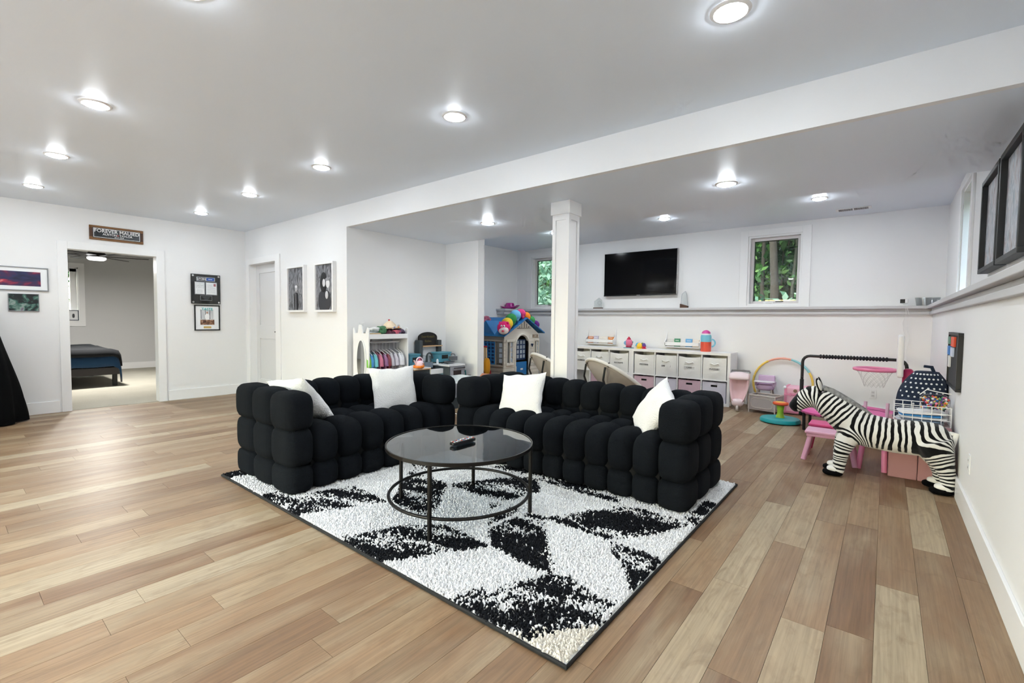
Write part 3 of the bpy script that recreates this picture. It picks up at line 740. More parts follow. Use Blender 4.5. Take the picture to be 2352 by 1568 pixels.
mx = N('ShaderNodeMix'); mx.data_type = 'RGBA'; mx.inputs[6].default_value = srgb('#e3e2de'); mx.inputs[7].default_value = srgb('#0b0b0d'); L(mr.outputs[0], mx.inputs[0]); L(mx.outputs[2], b.inputs['Base Color'])
n2 = N('ShaderNodeTexNoise'); n2.inputs['Scale'].default_value = 220; L(tc.outputs['Object'], n2.inputs[0]); bu = N('ShaderNodeBump'); bu.inputs['Strength'].default_value = .5; bu.inputs['Distance'].default_value = .006; L(n2.outputs['Fac'], bu.inputs['Height']); L(bu.outputs[0], b.inputs['Normal'])
zme.materials.append(m); zme.name = 'body'
link('body', zme, zb)
M_PBLK = mat('plush_black', '#0a0a0c', .95, spec=.1, bump=.4, bscale=200); M_PWHT = mat('plush_white', '#e6e5e1', .95, spec=.1)
for P_, fr_ in LEGS:
    x, y, z = P_[-1]
    MB().rbox((x - .022, y, .026), (.135, .088, .05), 2.6, 6).build('hoof', M_PBLK, zb, smooth=60)
    MB().rbox((x - .012, y, .055), (.10, .078, .05), 2.4, 6).build('fetlock', M_PWHT, zb, smooth=60)
for sy in (-1, 1):
    Me = Euler((R(-18 * sy), R(-12), R(20 * sy))).to_matrix()
    MB().ell((-.405, sy * .05, .705), (.009, .038, .060), 14, 10, Me).build('ear_rim', M_PBLK, zb, smooth=60)
    MB().ell((-.406, sy * .05, .705), (.017, .032, .052), 14, 10, Me).build('ear', M_PWHT, zb, smooth=60)
    MB().ell((-.497, sy * .062, .607), (.013, .01, .012), 10, 8).build('eye', mat('eye_black', '#050506', .1), zb, smooth=60)
M_MANE = mat('mane_grey', '#8c8c8c', .95, spec=.1, var=.9, vscale=45, bump=1.0, bscale=120)
mn = [(-.43, .685), (-.38, .678), (-.325, .655), (-.26, .615), (-.19, .572), (-.12, .53), (-.06, .503)]
MB().tube([(x, 0, z) for x, z in mn], [.012, .024, .03, .033, .032, .026, .008], 10).build('mane', M_MANE, zb, smooth=60)
MB().tube([(.385, 0, .425), (.415, -.01, .43), (.40, -.02, .36), (.385, -.025, .29)], [.02, .018, .016, .014], 10).build('tail', M_PWHT, zb, smooth=60)
MB().tube([(.388, -.025, .30), (.375, -.03, .24), (.378, -.03, .17)], [.014, .026, .008], 10).build('tail_tuft', M_PBLK, zb, smooth=60)

# ------------------------------------------------------------------ play things by the right wall
PK_PALE = mat('pale_pink', '#e6bccf', .5); PK_HOT = mat('hot_pink', '#d94b86', .5); PK_MID = mat('mid_pink', '#dd86ab', .45); PK_DUSTY = mat('dusty_pink_fabric', '#b98a8c', .85, bump=.2)
def stool(name, label, loc, w, d, h, m, rz=0):
    t = thing(name, label, 'stool', loc, rz)
    MB().box(-w / 2, w / 2, -d / 2, d / 2, h - .05, h - .025).build('apron', m, t, bevel=.004)
    MB().box(-w / 2 - .012, w / 2 + .012, -d / 2 - .012, d / 2 + .012, h - .025, h).build('seat', m, t, bevel=.008)
    for sx in (-1, 1):
        for sy in (-1, 1):
            MB().cyl((sx * (w / 2 - .03), sy * (d / 2 - .03), h - .03), (sx * (w / 2 + .015), sy * (d / 2 + .0), 0), .019, .021).build('leg', m, t, smooth=40)
    return t
stool('step_stool', 'pale pink wooden stool half hidden by the zebra', (-.345, 4.90, 0), .34, .20, .262, mat('pale_pink_paint', '#e3a9c3', .4))
stool('step_stool', 'hot pink wooden stool behind the pale pink stool', (-.36, 5.20, 0), .32, .20, .275, PK_HOT)
t = thing('toy_chair', 'small pink wooden chair behind the zebra, one back post showing', 'chair', (.0, 4.93, 0))
MB().box(-.14, .05, -.13, .13, .24, .265).build('seat', PK_MID, t, bevel=.006)
for sx, sy in ((.03, -.13), (-.14, -.12), (.03, .12), (-.14, .12)):
    MB().cyl((sx * .8, sy * .8, .25), (sx, sy, 0), .02).build('leg', PK_MID, t, smooth=40)
for sx in (.03, -.12):
    MB().cyl((sx, .12, .25), (sx + .005, .14, .53), .013).build('back_post', PK_PALE, t, smooth=40)
MB().box(-.12, .03, .125, .14, .36, .40).build('back_rail', PK_PALE, t, bevel=.003)
# storage bins
def bin_box(name, label, b_, m):
    x0, x1, y0, y1, h = b_; t = thing(name, label, 'storage bin', ((x0 + x1) / 2, (y0 + y1) / 2, 0)); w, d = (x1 - x0) / 2, (y1 - y0) / 2
    for i in range(2):
        MB().box(-w + i * w + .0015, -w + (i + 1) * w - .0015, -d, d, 0, h - .02).build('panel', m, t, bevel=.006)
    MB().box(-w - .005, w + .005, -d - .005, d + .005, h - .02, h).build('lid', m, t, bevel=.006)
bin_box('fabric_bin', 'dusty pink fabric storage bin under the white wire basket', (.05, .405, 4.71, 5.05, .425), PK_DUSTY)
bin_box('fabric_bin', 'dusty pink fabric storage bin under the polka dot backpack', (.03, .405, 5.12, 5.55, .37), PK_DUSTY)
# wire basket
t = thing('wire_basket', 'white wire basket of papers on the pink bin beside the zebra', 'basket', (.24, 4.88, .427))
W_ = mat('white_wire', '#eeeeee', .3)
bw, bd_, bh = .165, .13, .15
for z in (.004, .05, .10, bh):
    MB().tube([(-bw, -bd_, z), (bw, -bd_, z), (bw, bd_, z), (-bw, bd_, z)], .0035 if z == bh else .0025, 6, True).build('wire_hoop', W_, t, smooth=60)
for i in range(7):
    x = -bw + 2 * bw * i / 6
    MB().tube([(x, -bd_, bh), (x, -bd_, .004), (x, bd_, .004), (x, bd_, bh)], .0025, 6).build('wire_rib', W_, t, smooth=60)
for i in range(5):
    y = -bd_ + 2 * bd_ * i / 4
    MB().tube([(-bw, y, bh), (-bw, y, .004), (bw, y, .004), (bw, y, bh)], .0025, 6).build('wire_rib', W_, t, smooth=60)
for i, (c, dz, lab) in enumerate((('#d9dce2', .02, 'white papers low in the wire basket'), ('#6e7f93', .035, 'grey blue folder in the wire basket'), ('#e9e9ea', .055, 'white papers in the middle of the wire basket stack'), ('#3f8fd0', .07, 'bright blue booklet in the wire basket'), ('#f0f0f0', .088, 'white papers on top of the wire basket stack'))):
    o = MB().rbox((0, 0, 0), (.29 - .03 * (i % 2), .22, .014), 8, 4).build('paper_stack', mat('paper' + c[1:], c, .7), None, loc=(.24 + .008 * (i % 3 - 1), 4.88, .427 + dz), rot=(R(1.5), R(3 - 1.2 * i), R(3 * i - 5)))
    tag(o, lab, 'paper', 'papers in the wire basket')
# bag of beads
t = thing('bead_bag', 'clear plastic bag of multicoloured beads on the wire basket', 'bag', (.315, 4.85, .545))
MB().rbox((0, 0, .06), (.18, .13, .125), 3, 8).build('bag', mat_glass('clear_plastic', (.96, .96, .97), 1.2, .05), t, smooth=60)
MB().tube([(-.09, -.02, .11), (-.05, -.03, .155), (.02, -.03, .14), (.09, -.02, .13)], .004, 6).build('bag_seam', W_, t, smooth=60)
bc = ['#d8402c', '#f2b42a', '#2f6fb5', '#3a9d55', '#e77fa4', '#f3e26a', '#6a3f9a', '#eeeeee', '#2a2a2a', '#f08a2c']
for i in range(130):
    a, r_ = rng.uniform(0, 2 * PI), rng.uniform(.2, 1) ** .5
    x, y = .078 * r_ * math.cos(a), .055 * r_ * math.sin(a); z = rng.uniform(.01, .095)
    c = rng.choice(bc)
    k = ('bead', c)
    if k not in BLK: BLK[k] = MB().ell((0, 0, 0), (.0085, .0085, .0085), 8, 6).mesh('bead', mat('bead' + c[1:], c, .25), 60)
    link('bead', BLK[k], t, loc=(x, y, z))
# polka dot backpack
t = thing('backpack', 'navy backpack with white polka dots leaning by the right wall', 'backpack', (.235, 5.33, .372))
M_NAVY = mat('navy_canvas', '#16253d', .85, bump=.2)
mbp = MB(); nx, nzv = 36, 40
def bp_front(u, v):  # u -1..1 across, v 0..1 up
    wd = .165 * (1 - .55 * max(0, (v - .45) / .55) ** 2.2); x = u * wd + .05 * v
    return Vector((x, -.12 * (1 - abs(u) ** 2.6) ** .6 * (1 - .5 * v ** 2), .43 * v))
prof_c = [bp_front(-1 + 2 * i / nx, k / nzv) for k in range(nzv + 1) for i in range(nx + 1)]
prof_b = [Vector((p.x, .07 * (1 - abs(-1 + 2 * (j % (nx + 1)) / nx) ** 4), p.z)) for j, p in enumerate(prof_c)]
o0 = len(prof_c)
mbp.v = [tuple(p) for p in prof_c + prof_b]
for k in range(nzv):
    for i in range(nx):
        a_ = k * (nx + 1) + i
        mbp.f.append((a_, a_ + 1, a_ + nx + 2, a_ + nx + 1)); mbp.f.append((o0 + a_, o0 + a_ + nx + 1, o0 + a_ + nx + 2, o0 + a_ + 1))
    for i in (0, nx):
        a_ = k * (nx + 1) + i; mbp.f.append((a_, o0 + a_, o0 + a_ + nx + 1, a_ + nx + 1))
mbp.f.append(tuple(nzv * (nx + 1) + i for i in range(nx + 1)) + tuple(o0 + nzv * (nx + 1) + i for i in reversed(range(nx + 1))))
mbp.build('main_body', M_NAVY, t, smooth=50)
MB().rbox((-.005, -.125, .11), (.27, .09, .20), 3.2, 8).build('front_pocket', M_NAVY, t, smooth=60)
dm = MB().lathe([(.0005, .0015), (.007, .001), (.008, 0)], 10, cap=False).mesh('dot', mat('dot_white', '#eceff2', .8), 60)
for k in range(11):
    v = .05 + k * .09
    for i in range(9):
        u = -.9 + i * .24 + (.12 if k % 2 else 0)
        if abs(u) > .93 or v > .98: continue
        p = bp_front(u, v); e = .01; n_ = (bp_front(u + e, v) - p).cross(bp_front(u, v + e) - p).normalized()
        if p.z < .21 and abs(p.x + .005) < .13: continue
        d_ = link('dot', dm, t, loc=p + n_ * .001); d_.rotation_euler = n_.to_track_quat('Z', 'Y').to_euler()
for k in range(4):
    for i in range(5):
        x = -.10 + i * .045 + (.022 if k % 2 else 0); z = .03 + k * .045
        d_ = link('dot', dm, t, loc=(x, -.171 + .9 * abs(x) ** 2 * 1.2 + .02 * abs(z - .11) * 5 * .3, z)); d_.rotation_euler = (R(90), 0, 0)
MB().tube([(.10, .0, .42), (.08, -.02, .47), (.03, -.03, .475)], [.012, .014, .012], 8).build('top_loop', M_NAVY, t, smooth=60)
MB().tube([(.12, .03, .42), (.17, .05, .34), (.185, .045, .22), (.16, .05, .10)], [.014, .02, .022, .016], 8).build('shoulder_strap', M_NAVY, t, smooth=60)
# mini trampoline with handlebar
TCx, TCy, TRr = -.29, 6.36, .49
t = thing('mini_trampoline', 'mini trampoline with pink pad and black padded handlebar', 'trampoline', (TCx, TCy, 0))
MB().lathe([(.36, .235), (.42, .25), (TRr - .02, .245), (TRr, .225), (TRr - .01, .20)], 48, cap=False).build('pad', mat('pink_vinyl', '#dd5fa0', .45, bump=.3, bscale=12), t, smooth=60)
MB().lathe([(.0005, .228), (.36, .232)], 48, cap=False).build('mat_top', mat('pink_jump_mat', '#e06aa6', .6), t, smooth=60)
MB().tube([(.47 * math.cos(2 * PI * i / 40), .47 * math.sin(2 * PI * i / 40), .21) for i in range(40)], .014, 8, True).build('frame_ring', M_BLACK, t, smooth=60)
for i in range(6):
    a = 2 * PI * i / 6 + .5
    MB().cyl((.455 * math.cos(a), .455 * math.sin(a), .21), (.45 * math.cos(a), .45 * math.sin(a), 0), .016).build('leg', M_BLACK, t, smooth=40)
hy = .20
hb = [(-.48, hy, .1), (-.48, hy, .74)] + [(-.48 + .075 - .075 * math.cos(a), hy, .74 + .075 * math.sin(a)) for a in (R(22), R(45), R(68))] + [(-.405, hy, .815), (.40, hy, .815)] + [(.405 + .075 * math.sin(a), hy, .74 + .075 * math.cos(a)) for a in (R(22), R(45), R(68))] + [(.48, hy, .74), (.48, hy, .1)]
MB().tube(hb, .0165, 12).build('handlebar', M_BLACK, t, smooth=60)
for i in range(22):
    x = -.30 + i * .029
    k = 'grip'
    if k not in BLK: BLK[k] = MB().rbox((0, 0, 0), (.026, .05, .05), 2.6, 5).mesh('grip_bead', mat('foam_black', '#14151c', .8), 60)
    link('grip_bead', BLK[k], t, loc=(x, hy, .815))
MB().cyl((-.48, hy, .56), (-.48, hy - .045, .56), .008).build('adjust_knob', M_BLACK, t, smooth=40)
MB().cyl((-.48, hy, .1), (-.48, hy, .53), .021).build('post_sleeve', M_BLACK, t, smooth=40)
# basketball hoop
t = thing('toy_hoop', 'toy basketball hoop with pink ring and white backboard', 'basketball hoop', (.125, 5.97, 0))
MB().box(-.03, .02, -.20, .20, .69, 1.10).build('backboard', M_WHITE, t, bevel=.02, segs=3)
MB().tube([(-.20 + .165 * math.cos(2 * PI * i / 40), .165 * math.sin(2 * PI * i / 40), .745) for i in range(40)], .017, 10, True).build('ring', mat('ring_pink', '#df7fa6', .35), t, smooth=60)
netm = MB()
for i in range(14):
    for s in (-1, 1):
        pts = []
        for k in range(7):
            a = 2 * PI * (i + s * k * .5) / 14; r_ = .155 - .075 * (k / 6) ** .7; pts.append((-.20 + r_ * math.cos(a), r_ * math.sin(a), .735 - .028 * k))
        netm.tube(pts, .0014, 4)
netm.build('net', mat('net_white', '#c9c9c9', .8), t, kind='stuff')
M_MAG = mat('magenta_plastic', '#b81e5c', .35)
MB().rbox((.06, 0, .66), (.09, .13, .22), 4, 6).build('bracket', M_MAG, t, smooth=60)
MB().cyl((.06, 0, .02), (.06, 0, .58), .03).build('pole', M_MAG, t, smooth=40)
MB().rbox((.06, 0, .05), (.34, .38, .10), 4, 6).build('stand_base', M_MAG, t, smooth=60)
# spinning seat toy
t = thing('spinning_toy', 'sit and spin toy with turquoise disc, green stem and orange top', 'spinning toy', (-.965, 6.42, 0))
MB().lathe([(.0005, .012), (.20, .004), (.218, .012), (.218, .035), (.205, .052), (.10, .05), (.06, .058), (.0005, .058)], 48, cap=False).build('base_disc', mat('turquoise_plastic', '#1ea3a8', .4), t, smooth=40)
MB().lathe([(.05, .055), (.036, .10), (.033, .14), (.045, .205)], 24).build('stem', mat('lime_plastic', '#a5c93a', .4), t, smooth=50)
MB().lathe([(.03, .2), (.075, .212), (.086, .226), (.082, .243), (.06, .246)], 32).build('top_disc', mat('orange_plastic', '#ea5a2a', .4), t, smooth=50)
MB().lathe([(.058, .2445), (.05, .249), (.0005, .249)], 28, cap=False).build('top_badge', mat('yellow_plastic', '#f0b53a', .4), t, smooth=50)
# pink trunk
t = thing('toy_chest', 'pink toy trunk with white corners against the back wall', 'trunk', (-.90, 7.22, 0), R(0))
M_TR = mat('trunk_pink', '#e08aa6', .5); M_TR2 = mat('trunk_panel', '#ecb3c4', .5)
MB().box(-.125, .125, -.15, .15, .01, .26).build('body', M_TR2, t, bevel=.006)
MB().box(-.125, .125, -.15, .15, .265, .36).build('lid', M_TR2, t, bevel=.015)
for x in (-.125, .095):
    MB().box(x, x + .03, -.156, .156, .005, .366).build('edge_strip', M_TR, t, bevel=.004)
MB().box(-.128, .128, -.158, .0, .25, .272).build('band', M_TR, t, bevel=.003)
MB().box(-.128, .128, -.158, .0, .02, .045).build('band', M_TR, t, bevel=.003)
for x in (-.118, .118):
    MB().ell((x, -.145, .352), (.022, .022, .022), 10, 8).build('corner_cap', M_WHITE, t, smooth=60)
MB().lathe([(.0005, .008), (.02, .007), (.023, 0)], 20, Matrix.Translation((0.0, -.152, .315)) @ Matrix.Rotation(R(90), 4, 'X'), cap=False).build('crest', mat('crest_gold', '#8d6a58', .4), t, smooth=60)
for x in (-.06, .05):
    MB().box(x, x + .018, -.164, -.155, .24, .285).build('clasp', M_TR, t, bevel=.002)
# doll playpen
t = thing('doll_playpen', 'beige mesh doll playpen beside the toy stroller', 'doll playpen', (-1.225, 6.985, 0), R(-12))
M_TAUPE = mat('taupe_plastic', '#c9bdb5', .5); M_MESH = mat('mesh_fabric', '#c9bfbb', .8, alpha=.55)
pw, pd, phh = .165, .13, .235
for sx in (-1, 1):
    for sy in (-1, 1):
        MB().cyl((sx * pw, sy * pd, 0), (sx * pw, sy * pd, phh), .0075).build('post', M_TAUPE, t, smooth=40)
MB().tube([(-pw, -pd, phh), (pw, -pd, phh), (pw, pd, phh), (-pw, pd, phh)], .0095, 8, True).build('top_rail', M_TAUPE, t, smooth=60)
for a, b_ in (((-pw, -pd), (pw, -pd)), ((pw, -pd), (pw, pd)), ((pw, pd), (-pw, pd)), ((-pw, pd), (-pw, -pd))):
    u = Vector((b_[0] - a[0], b_[1] - a[1], 0)); l = u.length; ang = math.atan2(u.y, u.x)
    MB().box(.01, l - .01, -.001, .001, .05, phh - .005).build('mesh_side', M_MESH, t, loc=(a[0], a[1], 0), rot=(0, 0, ang))
    MB().tube([(l / 2 + (l / 2 - .03) * math.copysign(abs(math.cos(q)) ** .5, math.cos(q)), -.002, .135 + .065 * math.copysign(abs(math.sin(q)) ** .5, math.sin(q))) for q in [2 * PI * i / 28 for i in range(28)]], .003, 6, True).build('panel_piping', M_TAUPE, t, loc=(a[0], a[1], 0), rot=(0, 0, ang), smooth=60)
MB().box(-pw + .005, pw - .005, -pd + .005, pd - .005, .04, .055).build('floor_pad', M_TAUPE, t)
# doll high chair
t = thing('doll_high_chair', 'lilac doll high chair with white tray by the back wall', 'doll high chair', (-1.285, 7.24, 0))
M_LIL = mat('lilac_plastic', '#cdb0cf', .45)
MB().rbox((0, .02, .31), (.22, .17, .09), 3.5, 8).build('seat', M_LIL, t, smooth=60)
MB().box(-.105, .105, .09, .115, .30, .47).build('backrest', M_LIL, t, bevel=.02, segs=3)
MB().rbox((0, -.06, .392), (.255, .14, .022), 5, 6).build('tray', mat('tray_white', '#e6dfe8', .4), t, smooth=60)
for sx in (-1, 1):
    for sy in (-1, 1):
        MB().cyl((sx * .08, .02 + sy * .05, .30), (sx * .115, .02 + sy * .12, 0), .012).build('leg', M_TAUPE, t, smooth=40)
    MB().box(sx * .11 - .01, sx * .11 + .01, -.05, .11, .33, .385).build('armrest', M_LIL, t, bevel=.005)
# doll stroller
t = thing('doll_stroller', 'pale pink doll stroller beside the white cube shelves', 'doll stroller', (-1.56, 6.97, 0), R(8))
M_ROSE = mat('rose_fabric', '#d9b3b3', .8, bump=.2); M_PEARL = mat('pearl_pink', '#ead6d8', .5)
sb_ = MB(); n_ = 14
for k in range(n_ + 1):
    v = k / n_; y = -.12 + .22 * v; zc = .10 + .36 * v ** 1.15; wd = .065 + .055 * math.sin(min(1, v * 1.15) * PI / 2)
    for i in range(9):
        u = -1 + i / 4; sb_.v.append((u * wd, y - .05 * abs(u) ** 2 * (1 - .3 * v), zc + .05 * abs(u) ** 2 * (1 - .6 * v)))
for k in range(n_):
    for i in range(8):
        a_ = k * 9 + i; sb_.f.append((a_, a_ + 1, a_ + 10, a_ + 9))
o = sb_.build('seat_sling', M_ROSE, t, smooth=60); so_ = o.modifiers.new('s', 'SOLIDIFY'); so_.thickness = .008
MB().rbox((0, -.115, .115), (.155, .12, .10), 2.8, 8).build('foot_bowl', M_PEARL, t, smooth=60)
cp = MB(); 
for k in range(7):
    a = R(-5 + 18 * k)
    for i in range(11):
        u = -1 + i / 5; cp.v.append((u * .125, .06 - .13 * math.cos(a) * (1 - .15 * u * u), .43 + .09 * math.sin(a) * (1 - .25 * u * u)))
for k in range(6):
    for i in range(10):
        a_ = k * 11 + i; cp.f.append((a_, a_ + 1, a_ + 12, a_ + 11))
o = cp.build('canopy', M_PEARL, t, smooth=60); so_ = o.modifiers.new('s', 'SOLIDIFY'); so_.thickness = .006
M_FRM = mat('stroller_frame', '#cbb9a8', .35, metal=.4)
for sx in (-1, 1):
    MB().tube([(sx * .125, .17, .50), (sx * .12, .08, .36), (sx * .085, -.08, .13), (sx * .03, -.16, .06)], .006, 8).build('side_rail', M_FRM, t, smooth=60)
    MB().tube([(sx * .11, .05, .30), (sx * .11, .13, .05)], .006, 8).build('rear_strut', M_FRM, t, smooth=60)
    MB().lathe([(.0005, -.008), (.03, -.008), (.036, 0), (.03, .008), (.0005, .008)], 20, Matrix.Translation((sx * .115, .135, .037)) @ Matrix.Rotation(R(90), 4, 'Y'), cap=False).build('rear_wheel', M_TAUPE, t, smooth=50)
MB().tube([(-.125, .17, .50), (-.115, .185, .525), (0, .19, .53), (.115, .185, .525), (.125, .17, .50)], .012, 8).build('handle', mat('handle_grey', '#8a8788', .7), t, smooth=60)
MB().lathe([(.0005, -.014), (.034, -.014), (.042, 0), (.034, .014), (.0005, .014)], 24, Matrix.Translation((0, -.175, .043)) @ Matrix.Rotation(R(90), 4, 'Y'), cap=False).build('front_wheel', M_TAUPE, t, smooth=50)
# hula hoop leaning on wall
t = thing('hula_hoop', 'pastel sectioned hula hoop leaning against the back wall', 'hula hoop', (-1.11, 7.44, .36), rot=(R(-5), 0, 0))
hc = ['#ecc75c', '#8ec9cf', '#eaa08e', '#ecc75c', '#9fc7d8', '#eaa08e', '#ecc75c', '#8ec9cf']
cols = ['#8fc4cc', '#8fc4cc', '#e9a694', '#e9a694', '#e8c45c', '#d9b85a', '#8fc4cc', '#e8c45c']
for i in range(8):
    a0 = R(12) + i * PI / 4
    a0, a1 = R(30) + i * PI / 4, R(30) + (i + 1) * PI / 4 - .012
    c = ['#8fc8cf', '#e9a694', '#e7c45a', '#e7c45a', '#8fc8cf', '#e9a694', '#8fc8cf', '#e7c45a'][i]
    n_ = 12; pts = [(.365 * math.cos(a0 + (a1 - a0) * k / n_), 0, .35 * math.sin(a0 + (a1 - a0) * k / n_)) for k in range(n_ + 1)]
    MB().tube(pts, [.0145 + .0015 * math.sin(k * 2.1) for k in range(n_ + 1)], 10).build('foam_section', mat('hoop' + c[1:], c, .7), t, smooth=60)
# ------------------------------------------------------------------ wall outlets and letter board
def outlet(label, loc, rz):
    t = thing('wall_outlet', label, 'outlet', loc, rz)
    MB().box(-.036, .036, -.006, 0, -.058, .058).build('cover_plate', M_WHITE, t, bevel=.003)
    for z in (-.022, .022):
        MB().box(-.017, .017, -.009, -.005, z - .015, z + .015).build('socket', mat('socket_white', '#d9d9d9', .4), t, bevel=.003)
        for x in (-.006, .006): MB().box(x - .0012, x + .0012, -.0095, -.0088, z - .004, z + .006).build('slot', M_BLACK, t)
outlet('white wall outlet low on the right wall near the zebra', (XR, 3.94, .355), R(-90))
outlet('white wall outlet on the back wall below the toy hoop', (-.10, YL, .31), 0)
outlet('white wall outlet on the alcove wall above the dress up rack', (XA, 3.33, 1.10), R(90))
t = thing('letter_board', 'black framed felt board with magnets on the right wall', 'board', (XR, 4.86, .935), R(-90))
MB().box(-.31, .31, -.02, 0, -.19, .19).build('felt_panel', mat('felt_grey', '#3c3d40', .95, bump=.3), t)
for b_ in ((-.33, .33, -.03, 0, .19, .21), (-.33, .33, -.03, 0, -.21, -.19), (-.33, -.31, -.03, 0, -.19, .19), (.31, .33, -.03, 0, -.19, .19)):
    MB().box(*b_).build('frame_bar', M_BLACK, t, bevel=.002)
for x, z, w, h, c in ((-.24, .145, .12, .06, '#5d8a78'), (.02, .14, .2, .075, '#e0512d'), (-.24, .065, .13, .07, '#2f7fd0'), (-.03, .06, .14, .07, '#c7d2e6'), (-.20, -.02, .07, .09, '#e8e8e8')):
    MB().box(x - w / 2, x + w / 2, -.034, -.02, z - h / 2, z + h / 2).build('magnet', mat('magnet' + c[1:], c, .5), t, bevel=.003)
# ------------------------------------------------------------------ framed canvases on right wall
def art_mat(name, cols, scale=(3, 3, 3), dist=1.5, rough=.6):
    if name in MATS: return MATS[name]
    m = bpy.data.materials.new(name); m.use_nodes = True; nt = m.node_tree; b = nt.nodes['Principled BSDF']; N = nt.nodes.new; L = nt.links.new
    tc = N('ShaderNodeTexCoord'); mp = N('ShaderNodeMapping'); mp.inputs['Scale'].default_value = scale; L(tc.outputs['Object'], mp.inputs[0])
    n = N('ShaderNodeTexNoise'); n.inputs['Scale'].default_value = 1; n.inputs['Detail'].default_value = 6; n.inputs['Distortion'].default_value = dist; L(mp.outputs[0], n.inputs[0])
    r = N('ShaderNodeValToRGB'); L(n.outputs['Fac'], r.inputs[0]); e = r.color_ramp.elements
    for i, c in enumerate(cols):
        p = .3 + .4 * i / (len(cols) - 1)
        if i < 2: e[i].position = p; e[i].color = srgb(c)
        else: q = e.new(p); q.color = srgb(c)
    L(r.outputs[0], b.inputs['Base Color']); b.inputs['Roughness'].default_value = rough
    MATS[name] = m
    return m
M_DK = mat('dark_slate_frame', '#15181b', .5)
for y0, y1, lab in ((3.965, 4.62, 'black framed abstract picture on the right wall, farther of two'), (3.33, 3.945, 'black framed abstract picture on the right wall, nearer of two')):
    yc = (y0 + y1) / 2; hw = (y1 - y0) / 2 - .01
    t = thing('framed_picture', lab, 'picture', (XU - .001, yc, 1.875), R(-90), 'framed pictures on the right wall')
    hh = .315
    MB().box(-hw + .03, hw - .03, -.025, -.01, -hh + .03, hh - .03).build('print', art_mat('winter_art', ['#76707a', '#a79ea0', '#c3c6cc', '#8e9aa6', '#cfc4c2'], (16, 3, 5)), t)
    for b_ in ((-hw, hw, -.055, 0, hh - .03, hh), (-hw, hw, -.055, 0, -hh, -hh + .03), (-hw, -hw + .03, -.055, 0, -hh + .03, hh - .03), (hw - .03, hw, -.055, 0, -hh + .03, hh - .03)):
        MB().box(*b_).build('frame_bar', M_DK, t, bevel=.003)
# ------------------------------------------------------------------ left wall pictures and sign
M_WOOD = mat('stained_wood', '#7d5630', .6, var=.35, vscale=14); M_WOOD2 = mat('dark_wood', '#54392a', .6, var=.3, vscale=14)
M_INK = mat('ink_white', '#f2f2f2', .5)
t = thing('wall_sign', 'wood framed black sign with white lettering above the bedroom doorway', 'sign', (XL, 1.545, 2.276), R(90))
w, h = .277, .091
for z0 in (-h, h - .036): MB().box(-w, w, -.02, 0, z0, z0 + .036).build('slat', M_WOOD, t, bevel=.002)
MB().box(-w, w, -.017, 0, -h + .036, h - .036).build('slat', M_WOOD2, t, bevel=.002)
MB().box(-.245, .245, -.024, -.018, -.066, .066).build('plate', mat('plate_black', '#1b2126', .3), t, bevel=.002)
for b_ in ((-.238, .238, -.0255, -.0235, .054, .059), (-.238, .238, -.0255, -.0235, -.059, -.054), (-.238, -.233, -.0255, -.0235, -.054, .054), (.233, .238, -.0255, -.0235, -.054, .054)):
    MB().box(*b_).build('border_line', M_INK, t)
rt = (R(90), 0, 0)
lettering('FOREVER MAUIED', .062, M_INK, t, (0, -.0245, .027), rt, bold=.0008, sx=.93)
lettering('AUSTON', .036, M_INK, t, (-.075, -.0245, -.014), rt, bold=.0004)
lettering('TAYLOR', .036, M_INK, t, (.090, -.0245, -.014), rt, bold=.0004)
lettering('05.31.2018', .022, M_INK, t, (.02, -.0245, -.040), rt)
hp = [(.013 * 16 * math.sin(a) ** 3 / 16, .013 * (13 * math.cos(a) - 5 * math.cos(2 * a) - 2 * math.cos(3 * a) - math.cos(4 * a)) / 16 - .014) for a in [2 * PI * i / 24 for i in range(24)]]
MB().prism([(x + .006, z) for x, z in hp], -.0255, -.0235, 'y').build('heart', mat('heart_red', '#8e4440', .5), t)
# award plaque
t = thing('award_plaque', 'black award plaque with two mounted pages on the left wall', 'plaque', (XL, 2.56, 1.62), R(90))
MB().box(-.193, .193, -.03, -.018, -.219, .219).build('panel', mat('plaque_black', '#15181a', .15, coat=.5), t, bevel=.002)
for x in (-.168, .168):
    for z in (-.195, .195):
        MB().cyl((x, -.038, z), (x, 0, z), .0135, n=18).build('standoff', M_CHROME, t, smooth=40)
M_SIL = mat('silver_mount', '#a9acb2', .35, metal=.5); M_PAPER = mat('page_white', '#eef0f2', .6)
for b_ in ((-.122, .122, .118, .178), (-.147, -.015, -.082, .106), (-.005, .147, -.085, .106)):
    MB().box(b_[0], b_[1], -.034, -.03, b_[2], b_[3]).build('mount', M_SIL, t, bevel=.001)
MB().box(-.105, -.005, -.0355, -.034, .127, .169).build('logo_panel', mat('logo_black', '#141414', .4), t)
MB().box(.008, .108, -.0355, -.034, .127, .169).build('blue_panel', mat('logo_blue', '#2352a8', .4), t)
lettering('aTCBN', .034, M_INK, t, (-.055, -.036, .147), rt, bold=.0006)
MB().box(.03, .085, -.0362, -.0354, .144, .152).build('blue_line', M_INK, t)
MB().box(-.138, -.024, -.0355, -.034, -.072, .096).build('page', M_PAPER, t); MB().box(.004, .138, -.0355, -.034, -.075, .096).build('page', M_PAPER, t)
M_GREY = mat('print_grey', '#8d9298', .6)
for i, s_ in enumerate(('F O R T Y', 'U N D E R', 'F O R T Y')): lettering(s_, .018, mat('print_dark', '#3a3d42', .6), t, (-.081, -.036, .072 - i * .022), rt)
for b_ in ((-.13, -.032, .088, .090), (-.13, -.032, .010, .012), (-.13, -.128, .012, .088), (-.034, -.032, .012, .088)):
    MB().box(b_[0], b_[1], -.0362, -.0354, b_[2], b_[3]).build('box_line', M_GREY, t)
